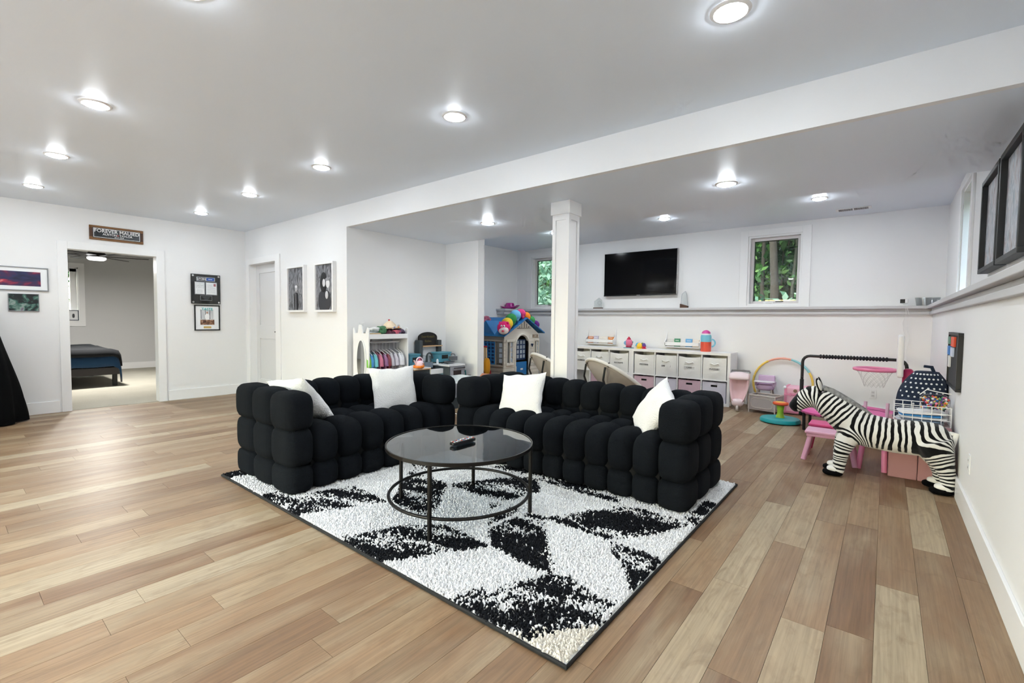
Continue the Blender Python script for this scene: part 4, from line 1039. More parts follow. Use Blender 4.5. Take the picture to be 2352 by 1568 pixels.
for i in range(5): MB().box(-.12, -.045, -.0362, -.0354, -.012 - i * .011, -.010 - i * .011).build('text_line', M_GREY, t)
for i in range(12): MB().box(.014, .128 if i > 3 else .09, -.0362, -.0354, .075 - i * .012, .077 - i * .012).build('text_line', M_GREY, t)
MB().box(.10, .13, -.0362, -.0354, .045, .085).build('thumbnail', mat('thumb', '#a5686c', .6), t)
MB().box(-.077, .077, -.034, -.03, -.168, -.096).build('name_plate', M_SIL, t, bevel=.001); MB().box(-.072, .072, -.0355, -.034, -.163, -.101).build('name_plate_face', mat('logo_black', '#141414', .4), t)
for i in range(4): MB().box(-.05 + .008 * i, .05 - .008 * i, -.0362, -.0354, -.118 - i * .012, -.116 - i * .012).build('text_line', M_GREY, t)
# framed magazine cover
def frame(t, w, h, bar, dep, m, off=0.0):
    for b_ in ((-w, w, h - bar, h), (-w, w, -h, -h + bar), (-w, -w + bar, -h + bar, h - bar), (w - bar, w, -h + bar, h - bar)):
        MB().box(b_[0], b_[1], -dep, -off, b_[2], b_[3]).build('frame_bar', m, t, bevel=.002)
t = thing('framed_cover', 'black framed magazine cover below the award plaque', 'picture', (XL, 2.577, 1.193), R(90))
frame(t, .169, .191, .016, .022, M_BLACK)
MB().box(-.153, .153, -.012, 0, -.175, .175).build('mat_board', M_PAPER, t)
MB().box(-.093, .093, -.0135, -.012, -.105, .125).build('cover_photo', art_mat('cover_art', ['#8d8f92', '#d8dadc', '#b9bcc0', '#e8e8ea'], (18, 3, 4), .5), t)
MB().box(-.093, .093, -.0145, -.013, -.105, -.03).build('cover_photo_food', art_mat('cover_food', ['#2a2422', '#6e4a38', '#a37a5a', '#c9c2bc'], (30, 3, 30), 1.0), t)
for x in (-.085, -.03, .03): MB().box(x, x + .008, -.0145, -.013, -.02, .12).build('window_post', mat('post_grey', '#5c6166', .6), t)
fig = MB().rbox((0, 0, .02), (.06, .006, .085), 3, 5).ell((-.002, 0, .078), (.012, .004, .016), 10, 8)
MB().rbox((.0, -.0145, .015), (.062, .004, .09), 3, 5).build('figure_shirt', M_INK, t); MB().ell((-.002, -.0145, .077), (.012, .003, .015), 10, 8).build('figure_head', mat('skin', '#b98f7c', .7), t)
lettering('TASTE', .052, mat('teal_ink', '#2fa3a3', .5), t, (0, -.0138, .128), rt, bold=.0012)
MB().box(-.05, .05, -.0135, -.012, -.158, -.128).build('brass_label', mat('brass', '#c7a764', .35), t)
# posters (plain abstract prints)
t = thing('framed_poster', 'wide white framed red and navy print at the left edge', 'picture', (XL, .47, 1.633), R(90))
frame(t, .413, .14, .012, .02, mat('silver_frame', '#8e9094', .35, metal=.4))
MB().box(-.401, .401, -.01, 0, -.128, .128).build('mat_board', M_PAPER, t)
MB().box(-.345, .345, -.0115, -.01, -.085, .085).build('print', art_mat('red_navy_art', ['#101222', '#1b2042', '#242a55', '#4a2048', '#b02c44', '#e8b0a8'], (3.0, 3, 7), .8), t)
t = thing('framed_poster', 'small chrome framed dark teal print under the wide print', 'picture', (XL, .668, 1.353), R(90))
frame(t, .128, .104, .006, .018, mat('silver_frame2', '#8e9094', .3, metal=.6))
MB().box(-.122, .122, -.01, 0, -.098, .098).build('print', art_mat('dark_teal_art', ['#0d1013', '#151c1e', '#1a2426', '#3f6a60', '#8fa39a', '#75657a'], (9, 3, 11), 1.0), t)
# black draped cloth at the left edge of the picture
cl = MB(); nA, nZ = 48, 30
for k in range(nZ + 1):
    v = k / nZ; z = 1.42 * v
    rr = .40 - .26 * v ** 1.6 - (.10 * max(0, (v - .86) / .14) ** 2 if v > .86 else 0)
    for i in range(nA):
        a = 2 * PI * i / nA; f_ = 1 + .10 * (1 - v) * math.sin(a * 9 + 2 * v) + .05 * math.sin(a * 5 + 6 * v)
        cl.v.append((rr * f_ * math.cos(a) * .8, rr * f_ * math.sin(a), z + .012))
for k in range(nZ):
    for i in range(nA):
        j = (i + 1) % nA; cl.f.append((k * nA + i, k * nA + j, (k + 1) * nA + j, (k + 1) * nA + i))
cl.f.append(tuple(nZ * nA + i for i in range(nA)))
o = cl.build('draped_cloak', mat('black_cloth', '#060708', .9, spec=.1, bump=.2), smooth=60, loc=(-7.60, .19, 0)); tag(o, 'tall black draped cloak standing at the left edge', 'cloak')
# black and white portraits on the middle wall
M_BWF = mat('white_gallery_frame', '#f0f0f0', .4)
def portrait(label, x0, x1, child, z0=1.283, z1=1.91):
    t = thing('framed_portrait', label, 'picture', ((x0 + x1) / 2, Y1, (z0 + z1) / 2), 0, 'white framed black and white photographs')
    w, h = (x1 - x0) / 2, (z1 - z0) / 2; frame(t, w, h, .028, .05, M_BWF)
    MB().box(-w + .028, w - .028, -.03, -.005, -h + .028, h - .028).build('photo', art_mat('forest_bw', ['#15161a', '#4b4d52', '#8d8f96', '#3a3b40', '#c9cad0'], (14, 3, 4), 1.5), t)
    G_ = lambda c: mat('bw' + c[1:], c, .7)
    y = -.031
    if child:
        for s in (-1, 1):
            MB().tube([(s * .03, y, -.05), (s * .095, y, -.02), (s * .06, y, .04)], .018, 8).build('figure_arm', G_('#1c1d21'), t, smooth=60).scale.y = .3
        MB().rbox((0, y, -.17), (.12, .008, .24), 3, 6).build('figure_coat', G_('#202126'), t, smooth=60)
        MB().box(-.004, .004, y - .006, y, -.29, -.06).build('coat_zip', G_('#a9abb2'), t)
        MB().ell((0, y, .0), (.026, .006, .036), 12, 10).build('figure_head', G_('#b9bac0'), t, smooth=60)
        MB().ell((0, y - .001, .03), (.03, .006, .022), 12, 10).build('figure_hat', G_('#e0e1e6'), t, smooth=60)
    else:
        MB().rbox((-.0, y, -.17), (.30, .008, .27), 2.6, 6).build('figure_coat', G_('#34353b'), t, smooth=60)
        MB().ell((-.02, y - .001, .06), (.085, .006, .13), 14, 10).build('figure_hair', G_('#1a1b1f'), t, smooth=60)
        MB().ell((-.005, y - .003, .055), (.042, .006, .06), 12, 10).build('figure_face', G_('#d0d1d6'), t, smooth=60)
        MB().ell((.085, y - .003, .045), (.045, .006, .058), 12, 10).build('child_face', G_('#dcdde1'), t, smooth=60)
        MB().ell((.08, y - .004, .095), (.052, .006, .025), 12, 10).build('child_hat', G_('#8d8e94'), t, smooth=60)
        MB().ell((.06, y - .004, -.10), (.035, .006, .05), 12, 10).build('hand', G_('#c6c7cc'), t, smooth=60)
portrait('white framed photograph of a child in a forest, nearer the door', -6.515, -6.035, True)
portrait('white framed photograph of two people hugging, right of the pair', -5.77, -5.315, False)

# ------------------------------------------------------------------ bedroom beyond the doorway
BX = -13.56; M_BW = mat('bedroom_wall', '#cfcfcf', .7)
BWN = (.95, 1.955, 1.08, 2.23)
wf = MB().box(BX - .15, BX, -1.6, BWN[0], 0, 2.6).box(BX - .15, BX, BWN[1], 4.6, 0, 2.6).box(BX - .15, BX, BWN[0], BWN[1], 0, BWN[2]).box(BX - .15, BX, BWN[0], BWN[1], BWN[3], 2.6)
struct('wall_bedroom_far', wf, M_BW)
struct('wall_bedroom_side', MB().box(BX, XL - .12, 4.6, 4.72, 0, 2.6).box(BX, XL - .12, -1.72, -1.6, 0, 2.6), M_BW)
struct('wall_bedroom_near', MB().box(XL - .14, XL - .12, -1.6, DY0 - .02, 0, 2.6).box(XL - .14, XL - .12, DY1 + .02, 4.6, 0, 2.6).box(XL - .14, XL - .12, DY0 - .02, DY1 + .02, DZ + .02, 2.6), M_BW)
struct('ceiling_bedroom', MB().box(BX - .1, XL - .12, -1.7, 4.7, 2.58, 2.7), M_BW)
struct('floor_bedroom', MB().box(BX, XL - .02, -1.6, 4.6, -.1, .004), mat('carpet_beige', '#b3afa2', .95, spec=.1, bump=.8, bscale=160, var=.12, vscale=2.5))
base('baseboard_bedroom', (BX, BX + .016, -1.6, 4.6))
wo = struct('window_4', MB().box(BX, BX + .02, BWN[1], BWN[1] + .10, BWN[2] - .10, BWN[3] + .1).box(BX, BX + .02, BWN[0] - .10, BWN[0], BWN[2] - .10, BWN[3] + .1).box(BX, BX + .02, BWN[0], BWN[1], BWN[3], BWN[3] + .1).box(BX, BX + .02, BWN[0], BWN[1], BWN[2] - .10, BWN[2]), M_TRIM)
struct('jamb', MB().box(BX - .15, BX, BWN[1] - .02, BWN[1], BWN[2], BWN[3]).box(BX - .15, BX, BWN[0], BWN[0] + .02, BWN[2], BWN[3]).box(BX - .15, BX, BWN[0], BWN[1], BWN[3] - .02, BWN[3]).box(BX - .15, BX + .03, BWN[0], BWN[1], BWN[2], BWN[2] + .02), M_TRIM, wo)
struct('sash', MB().box(BX - .12, BX - .08, BWN[1] - .12, BWN[1] - .02, BWN[2] + .02, BWN[3] - .02).box(BX - .12, BX - .08, BWN[0], BWN[1], BWN[3] - .08, BWN[3] - .02).box(BX - .12, BX - .08, BWN[0], BWN[1], BWN[2] + .02, BWN[2] + .08), M_TRIM, wo)
struct('pane', MB().box(BX - .105, BX - .1, BWN[0], BWN[1] - .12, BWN[2] + .08, BWN[3] - .08), M_GLASS, wo)
for i in range(16):
    MB().cbox((BX - .07, (BWN[0] + BWN[1] - .12) / 2, BWN[2] + .11 + i * .048), (.035, BWN[1] - BWN[0] - .14, .004), Euler((0, R(35), 0)).to_matrix()).build('blind_slat', M_WHITE, wo)
t = thing('framed_photo', 'small dark framed photo on the bedroom window sill', 'picture', (BX + .02, 1.86, BWN[2] + .132), R(90))
frame(t, .085, .11, .014, .02, mat('navy_frame', '#1d2a40', .4)); MB().box(-.071, .071, -.01, 0, -.096, .096).build('print', M_PAPER, t); MB().rbox((0, -.011, -.01), (.04, .004, .09), 3, 4).build('figure', mat('print_dark', '#3a3d42', .6), t)
# bed
t = thing('bed', 'low bed with navy and black blankets seen through the doorway', 'bed', (-11.36, 1.15, 0))
M_FRM2 = mat('bed_frame_grey', '#3d3a3a', .8)
MB().box(-1.05, 1.02, -.85, .84, .20, .325).build('frame', M_FRM2, t, bevel=.01)
MB().box(-1.0, .98, -.80, .80, .325, .56).build('mattress', mat('mattress_white', '#c9c9c9', .8), t, bevel=.05, segs=3)
for x, y in ((.97, .78), (.97, 0), (.97, -.78), (0, .3), (-1.0, .78), (-1.0, -.78)):
    MB().box(x - .03, x + .03, y - .03, y + .03, 0, .2).build('leg', M_BLACK, t)
def blanket(name, x0, x1, ydrop, xdrop, ztop, m, seed, thick=.03):
    mb = MB(); nx_, ny_ = 26, 26
    for i in range(nx_ + 1):
        for j in range(ny_ + 1):
            u, v = i / nx_, j / ny_
            X = x0 + (x1 + .16 - x0) * u; Yv = -.98 + 1.96 * v; Z = ztop
            ox = max(0, X - x1); oy = max(0, abs(Yv) - .80)
            if ox > 0: Z -= (xdrop / .16) * ox; X = x1 + .045 * (1 - math.exp(-ox * 20))
            if oy > 0: Z -= (ydrop / .18) * oy; Yv = math.copysign(.80 + .07 * (1 - math.exp(-oy * 18)), Yv)
            Z += .018 * mnoise.noise(Vector((X * 3 + seed, Yv * 3, seed))); X += .012 * mnoise.noise(Vector((Z * 8, Yv * 6, seed)))
            mb.v.append((X, Yv, Z))
    for i in range(nx_):
        for j in range(ny_):
            a = i * (ny_ + 1) + j; mb.f.append((a, a + 1, a + ny_ + 2, a + ny_ + 1))
    o = mb.build(name, m, t, smooth=70); s_ = o.modifiers.new('s', 'SOLIDIFY'); s_.thickness = thick
    return o
blanket('navy_blanket', -.9, 1.0, .28, .24, .585, mat('navy_fleece', '#123a5c', .95, sheen=.3), 2)
blanket('black_blanket', -.9, 1.035, .17, .12, .64, mat('black_fleece', '#0b0e13', .95), 5)
# ceiling fan
t = thing('ceiling_fan', 'dark ceiling fan with lit lamp in the bedroom', 'ceiling fan', (-10.5, 1.755, 2.57))
M_FAN = mat('fan_bronze', '#241f1d', .4)
MB().cyl((0, 0, 0), (0, 0, -.20), .015).build('down_rod', M_FAN, t, smooth=40)
MB().lathe([(.07, 0), (.06, -.05), (.02, -.06)], 20).build('canopy', M_FAN, t, smooth=40)
MB().lathe([(.05, -.20), (.09, -.25), (.13, -.33), (.14, -.365), (.12, -.38)], 24).build('motor', M_FAN, t, smooth=40)
MB().lathe([(.125, -.37), (.125, -.40), (.10, -.42), (.0005, -.425)], 24, cap=False).build('lamp_bowl', M_LAMP, t, smooth=40)
for i in range(6):
    a = R(12) + i * PI / 3
    MB().box(.12, .70, -.06, .06, -.358, -.348, Matrix.Rotation(a, 4, 'Z') @ Matrix.Rotation(R(7), 4, 'X')).build('blade', M_FAN, t, bevel=.004)
ld = bpy.data.lights.new('fan_light', 'AREA'); ld.shape = 'DISK'; ld.size = .22; ld.energy = 100; ld.color = (1, .97, .92)
lo = bpy.data.objects.new('fan_light', ld); COL.objects.link(lo); lo.parent = t; lo.location = (0, 0, -.44)
# ------------------------------------------------------------------ television and ledge things
t = thing('television', 'black flat television mounted on the back wall', 'television', (-3.32, YB - .035, 2.025))
MB().box(-.652, .652, -.025, .01, -.375, .375).build('housing', mat('tv_plastic', '#0b0c0d', .35), t, bevel=.006)
MB().box(-.642, .642, -.0275, -.024, -.355, .366).build('screen', mat('tv_screen', '#010102', .10, spec=.22), t)
MB().box(-.652, .652, -.029, -.024, -.375, -.357).build('lower_bezel', mat('tv_bezel', '#17181a', .25), t)
MB().box(.650, .656, -.026, .01, -.375, .375).build('side_trim', M_CHROME, t)
MB().box(-.03, .03, -.0305, -.0285, -.37, -.363).build('logo', M_SIL, t)
MB().box(-.2, .2, .01, .034, -.15, .15).build('wall_bracket', M_BLACK, t)
M_ACR = mat_glass('acrylic', (.93, .95, .95), 2.2, .02)
t = thing('glass_award', 'small clear glass award on the ledge left of the television', 'award', (-4.07, 7.53, 1.433))
MB().box(-.085, .085, -.03, .03, 0, .018).build('base', M_WOOD2, t, bevel=.002)
MB().prism([(-.075, .018), (.075, .018), (.075, .15), (.02, .195), (-.075, .13)], -.012, .012, 'y').build('glass_block', M_ACR, t)
MB().lathe([(.03, -.013), (.034, -.0135), (.034, -.0125)], 24, Matrix.Translation((.02, 0, .10)) @ Matrix.Rotation(R(-90), 4, 'X') @ Matrix.Translation((0, 0, .026)), cap=False).build('etched_ring', M_SIL, t)
t = thing('glass_award', 'tall clear glass award with dark base right of the television', 'award', (-2.53, 7.53, 1.433))
MB().prism([(-.06, 0), (.06, 0), (.06, .03), (-.06, .065)], -.03, .03, 'y').build('base', M_WOOD2, t, bevel=.002)
MB().prism([(-.05, .06), (.055, .035), (.045, .20), (.02, .265), (-.035, .22)], -.014, .014, 'y').build('glass_block', M_ACR, t)
MB().tube([(-.05, -.016, .06), (-.035, -.016, .22), (.02, -.016, .265), (.045, -.016, .20), (.055, -.016, .035)], .003, 6).build('glass_edge', M_SIL, t)
t = thing('security_camera', 'small white and black camera with dangling cable on the ledge', 'camera', (.155, 7.50, 1.433))
MB().box(-.04, .04, -.03, .03, 0, .01).build('base', M_WHITE, t, bevel=.003); MB().cyl((0, 0, .01), (0, 0, .03), .008).build('stem', M_WHITE, t)
MB().box(-.035, .045, -.022, .025, .03, .085).build('body', M_WHITE, t, bevel=.01); MB().box(-.032, .015, -.024, -.02, .034, .081).build('lens_face', M_BLACK, t, bevel=.004)
MB().tube([(.02, -.05, .0), (.03, -.062, -.1), (.0, -.03, -.22), (.02, -.025, -.35), (-.01, -.025, -.5), (.0, -.025, -.62)], .0022, 6).build('cable', M_WHITE, t, smooth=60)
MB().tube([(.03, -.05, .0), (.06, -.062, -.12), (.04, -.03, -.25), (.07, -.025, -.42), (.045, -.025, -.55), (.055, -.02, -.72)], .0022, 6).build('cable', M_WHITE, t, smooth=60)
# clear tub on the ledge corner
t = thing('plastic_tub', 'clear plastic tub on the ledge in the back right corner', 'tub', (.38, 7.545, 1.433))
MB().lathe([(.06, .003), (.10, .003), (.115, .10), (.119, .10), (.103, 0), (.06, 0)], 28, Matrix.Diagonal((1, .5, 1, 1)), cap=True).build('tub_wall', mat_glass('tub_plastic', (.85, .86, .86), 1.5, .05), t, smooth=40)
# pink hat
t = thing('cowboy_hat', 'shiny magenta cowboy hat on the ledge end at left', 'hat', (-5.90, 7.25, 1.433), R(20))
M_HAT = mat('magenta_shiny', '#b32490', .25, coat=.4)
hb_ = MB(); n1 = 40
prof = [(.205, .045), (.19, .03), (.15, .012), (.10, .008), (.092, .03), (.085, .09), (.072, .115), (.04, .11), (.0005, .098)]
for r_, z in prof:
    for i in range(n1):
        a = 2 * PI * i / n1; zz = z + (.03 * abs(math.cos(a)) ** 2 if r_ > .14 else 0) - (.012 if r_ > .14 and abs(math.sin(a)) > .7 else 0)
        hb_.v.append((r_ * math.cos(a), r_ * math.sin(a) * .85, zz))
for k in range(len(prof) - 1):
    for i in range(n1):
        j = (i + 1) % n1; hb_.f.append((k * n1 + i, k * n1 + j, (k + 1) * n1 + j, (k + 1) * n1 + i))
o = hb_.build('felt', M_HAT, t, smooth=70); s_ = o.modifiers.new('s', 'SOLIDIFY'); s_.thickness = .004
MB().lathe([(.094, .028), (.093, .042)], 40, Matrix.Diagonal((1, .85, 1, 1)), cap=False).build('band', mat('hat_band', '#d98ac6', .2, metal=.5), t, smooth=60)

# ------------------------------------------------------------------ cube shelves with bins
M_KAL = mat('shelf_white', '#ececec', .4)
UY0, UY1, UH = 7.06, 7.45, .768
M_BINW = mat('white_canvas', '#e4e4e2', .9, bump=.25, bscale=25, var=.05); M_LILF = mat('lilac_felt', '#d2d0dc', .9, bump=.2); M_PKF = mat('pink_felt', '#cdb0bc', .9, bump=.2, var=.1, vscale=60)
labels = [['', 'ANIMALS', 'GEMSTONES', 'ELECTRONIC'], ['WESTERN', 'DRESS UP', 'CARS', 'PUZZLES']]
low = [['p', 'l', 'p', 'l'], ['p', 'l', 'p', 'l']]
names = {'p': 'pink', 'l': 'pale lilac'}
M_LBL = mat('label_card', '#c6c6c6', .5); M_INKB = mat('marker_black', '#222222', .6)
order = ['first', 'second', 'third', 'last']
for ui, x0 in enumerate((-4.70, -3.20)):
    x1 = x0 + 1.50
    t = thing('cube_shelf', 'white cube shelf unit behind the right folding chair' if ui == 0 else 'white cube shelf unit beside the toy stroller', 'shelf', ((x0 + x1) / 2, UY0, 0), 0, 'white cube shelves along the back wall')
    W_ = .75; D_ = UY1 - UY0
    MB().box(-W_, W_, 0, D_, UH - .04, UH).build('top_board', M_KAL, t, bevel=.002); MB().box(-W_, W_, 0, D_, 0, .04).build('bottom_board', M_KAL, t, bevel=.002)
    for s in (-1, 1): MB().box(s * W_ - (.04 if s > 0 else 0), s * W_ + (.04 if s < 0 else 0), 0, D_, .04, UH - .04).build('side_board', M_KAL, t, bevel=.002)
    cw_ = (1.50 - .08) / 4
    for i in range(1, 4): MB().box(-W_ + .04 + cw_ * i - .008, -W_ + .04 + cw_ * i + .008, .002, D_, .04, UH - .04).build('divider', M_KAL, t)
    MB().box(-W_ + .04, W_ - .04, .003, D_, .358, .374).build('shelf_board', M_KAL, t)
    MB().box(-W_, W_, D_ - .006, D_, .04, UH - .04).build('back_panel', M_KAL, t)
    for i in range(4):
        xc = x0 + .04 + cw_ * (i + .5)
        # upper canvas bin
        lb = labels[ui][i]
        tb = thing('canvas_bin', ('white canvas bin labelled %s in the cube shelf' % lb.title()) if lb else 'white unlabelled canvas bin at the hidden end of the cube shelf', 'storage bin', (xc, UY0 + .012, .375), 0, 'white canvas bins in the cube shelves')
        hw = cw_ / 2 - .016; hh = .318
        fb = MB(); n_ = 14
        for yy in (0, .35):
            for a in range(n_ + 1):
                for c in range(n_ + 1):
                    u, v = -1 + 2 * a / n_, c / n_
                    e = (1 - u * u) * (1 - (2 * v - 1) ** 2)
                    bul = (.012 * mnoise.noise(Vector((u * 1.7 + i * 3, v * 3, ui * 5.0))) - .008) * e if yy == 0 else 0
                    sag = -.018 * (1 - u * u) * (v > .95) * (1 if (i + ui) % 2 else .3)
                    fb.v.append((u * hw * (1 - .03 * (v > .98)), yy + bul, v * hh + sag))
        q = (n_ + 1)
        for a in range(n_):
            for c in range(n_):
                k = a * q + c; fb.f.append((k, k + q, k + q + 1, k + 1)); k += q * q; fb.f.append((k, k + 1, k + q + 1, k + q))
        for a in range(n_):
            for c in (0, n_): k = a * q + c; fb.f.append((k, k + q * q, k + q * q + q, k + q)) if c == 0 else None
        for c in range(n_):
            for a in (0, n_): k = a * q + c; fb.f.append((k, k + 1, k + q * q + 1, k + q * q))
        fb.build('fabric_body', M_BINW, tb, smooth=50)
        MB().tube([(-.06, -.004, .222), (-.05, -.012, .232), (-.02, -.016, .222), (.0, -.016, .216), (.02, -.016, .222), (.05, -.012, .234), (.06, -.004, .222)], .0085, 8).build('handle', M_BINW, tb, smooth=60)
        if lb:
            MB().box(-.082, .082, -.008, -.003, .128, .176).build('label_holder', mat('clear_holder', '#efefef', .3), tb, bevel=.001)
            MB().box(-.076, .076, -.0095, -.008, .134, .168).build('label_card', M_LBL, tb)
            lettering(lb, .032 if len(lb) < 8 else .027, M_INKB, tb, (-.004, -.010, .151), (R(90), 0, 0), .0004, bold=.0006)
        # lower felt bin
        kd = low[ui][i]; mF = M_PKF if kd == 'p' else M_LILF
        if ui == 0 and i < 2: continue
        tb = thing('felt_bin', '%s felt bin with cut out grip, lower row %s of the %s shelf' % (names[kd], order[i], 'middle' if ui == 0 else 'right'), 'storage bin', (xc, UY0 + .014, .041), 0, 'felt bins in the lower shelf row')
        hz = .295
        for b_ in ((-hw, -.045, 0, hz), (.045, hw, 0, hz), (-.045, .045, 0, .225), (-.045, .045, .255, hz)):
            MB().box(b_[0], b_[1], 0, .012, b_[2], b_[3]).build('front_panel', mF, tb)
        MB().box(-hw, hw, .33, .345, 0, hz).build('back_panel', mF, tb)
        for s in (-1, 1): MB().box(s * hw - (.01 if s > 0 else 0), s * hw + (.01 if s < 0 else 0), .012, .33, 0, hz).build('side_panel', mF, tb)
        MB().box(-hw + .01, hw - .01, .05, .33, .005, .25).build('black_infill', M_BLACK, tb)  # plain black block filling the bin behind the grip hole
# wall book racks
for x0, x1, lab, cols_ in ((-4.235, -3.69, 'white wall book rack behind the column side of the shelves', ('#d98a5c', '#c9c3d4', '#e9e4dc', '#e9e4dc', '#d9822a')), (-2.78, -2.235, 'white wall book rack beside the toy bottle', ('#d8d6d2', '#3d8a66', '#e6e6e6', '#66a9d8', '#efe3d6'))):
    t = thing('book_rack', lab, 'book rack', ((x0 + x1) / 2, YL, .80), 0, 'white wall book racks'); w = (x1 - x0) / 2
    MB().box(-w, w, -.01, 0, 0, .29).build('back_board', M_KAL, t)
    MB().box(-w, w, -.115, 0, 0, .014).build('shelf_board', M_KAL, t); MB().box(-w, w, -.115, -.103, .03, .085).build('front_rail', M_KAL, t)
    for s in (-1, 1):
        MB().prism([(0, 0), (-.115, 0), (-.115, .085), (-.05, .13), (0, .29)], s * w - .007, s * w + .007, 'x').build('side_board', M_KAL, t)
    bx_ = -w + .02; k = 0
    seq = ['orange', 'lavender', 'cream', 'ivory', 'amber'] if x0 < -4 else ['grey', 'green', 'white', 'blue', 'peach']
    for c, nm, wd in zip(cols_, seq, (.12, .09, .08, .10, .10)):
        o = MB().box(-wd / 2, wd / 2, -.012, .012, 0, .115 + .012 * (k % 2)).build('book', mat('book' + c[1:], c, .5), None, bevel=.001, loc=((x0 + x1) / 2 + bx_ + wd / 2, YL - .06 - .02 * (k % 2), .8145), rot=(R(-6), 0, 0))
        tag(o, '%s covered book in the %s wall rack' % (nm, 'left' if x0 < -4 else 'right'), 'book', 'books in the wall racks')
        lo_ = MB().box(-wd * .3, wd * .3, -.0135, -.012, .092, .10).build('title_band', M_INK, o)
        bx_ += wd + .004; k += 1
# toys on the shelf top
t = thing('round_toy', 'round pink toy with red top knot on a teal dish', 'toy', (-3.30, 7.18, UH))
MB().lathe([(.0005, 0), (.085, 0), (.09, .008), (.07, .012), (.0005, .012)], 28, cap=False).build('dish', mat('teal_dish', '#6aa7b0', .4), t, smooth=40)
MB().ell((0, 0, .085), (.065, .06, .068), 20, 14).build('body', mat('toy_pink', '#e2779b', .4), t, smooth=60)
MB().lathe([(.03, .14), (.036, .15), (.02, .165), (.016, .18), (.0005, .19)], 16).build('lid', mat('toy_red', '#c92b4b', .4), t, smooth=50)
MB().lathe([(.045, .012), (.05, .022), (.045, .03)], 20).build('foot', mat('toy_red', '#c92b4b', .4), t, smooth=50)
MB().lathe([(.0005, .003), (.03, .002), (.034, 0)], 20, Matrix.Translation((-.03, -.05, .085)) @ Matrix.Rotation(R(35), 4, 'Z') @ Matrix.Rotation(R(90), 4, 'X'), cap=False).build('badge', mat('badge_blue', '#7fb2d4', .4), t)
for s in (-1, 1): MB().ell((s * .065, 0, .10), (.012, .01, .012), 10, 8).build('knob', mat('toy_teal', '#3f8f98', .4), t, smooth=60)
for x, y, c, b2, lab in ((-3.155, 7.20, '#55b4d8', '#e9e2d0', 'blue'), (-3.095, 7.14, '#f2c53d', '#f1e6c0', 'yellow'), (-3.09, 7.24, '#5f8a3f', '#efe6cf', 'green'), (-3.03, 7.16, '#5a3a86', '#cf3350', 'purple')):
    t = thing('egg_toy', '%s topped toy egg on the white shelf' % lab, 'toy egg', (x, y, UH), 0, 'toy eggs on the shelf')
    s = 1.3 if lab == 'yellow' else 1.0
    MB().lathe([(.0005, 0), (.04 * s, 0), (.042 * s, .006), (.026 * s, .012), (.034 * s, .03), (.036 * s, .04)], 20, cap=False).build('cup', mat('cup' + b2[1:], b2 if lab != 'yellow' else '#f0cf3a', .4), t, smooth=50)
    MB().lathe([(.036 * s, .04), (.034 * s, .055), (.024 * s, .08), (.01 * s, .093), (.0005, .095)], 20, cap=False).build('dome', mat('dome' + c[1:], c, .35), t, smooth=50)
t = thing('bottle_toy', 'tall toy bottle with pink cap and coral and blue body', 'toy bottle', (-2.095, 7.24, UH))
MB().lathe([(.0005, 0), (.07, 0), (.075, .01), (.075, .15)], 28, cap=False).build('lower_body', mat('coral_plastic', '#e2573f', .4), t, smooth=50)
MB().lathe([(.0755, .145), (.076, .22), (.07, .25)], 28, cap=False).build('upper_body', mat('aqua_plastic', '#7cc3d8', .4), t, smooth=50)
MB().lathe([(.07, .25), (.062, .265), (.06, .275)], 28, cap=False).build('collar', M_WHITE, t, smooth=50)
MB().lathe([(.064, .27), (.055, .295), (.03, .315), (.0005, .322)], 28, cap=False).build('cap', mat('cap_magenta', '#cf4a9a', .4), t, smooth=50)
MB().tube(arc((.075, 0, .13), .055, R(-80), R(80), 10), .012, 8).build('handle', mat('aqua_plastic', '#7cc3d8', .4), t, smooth=60)
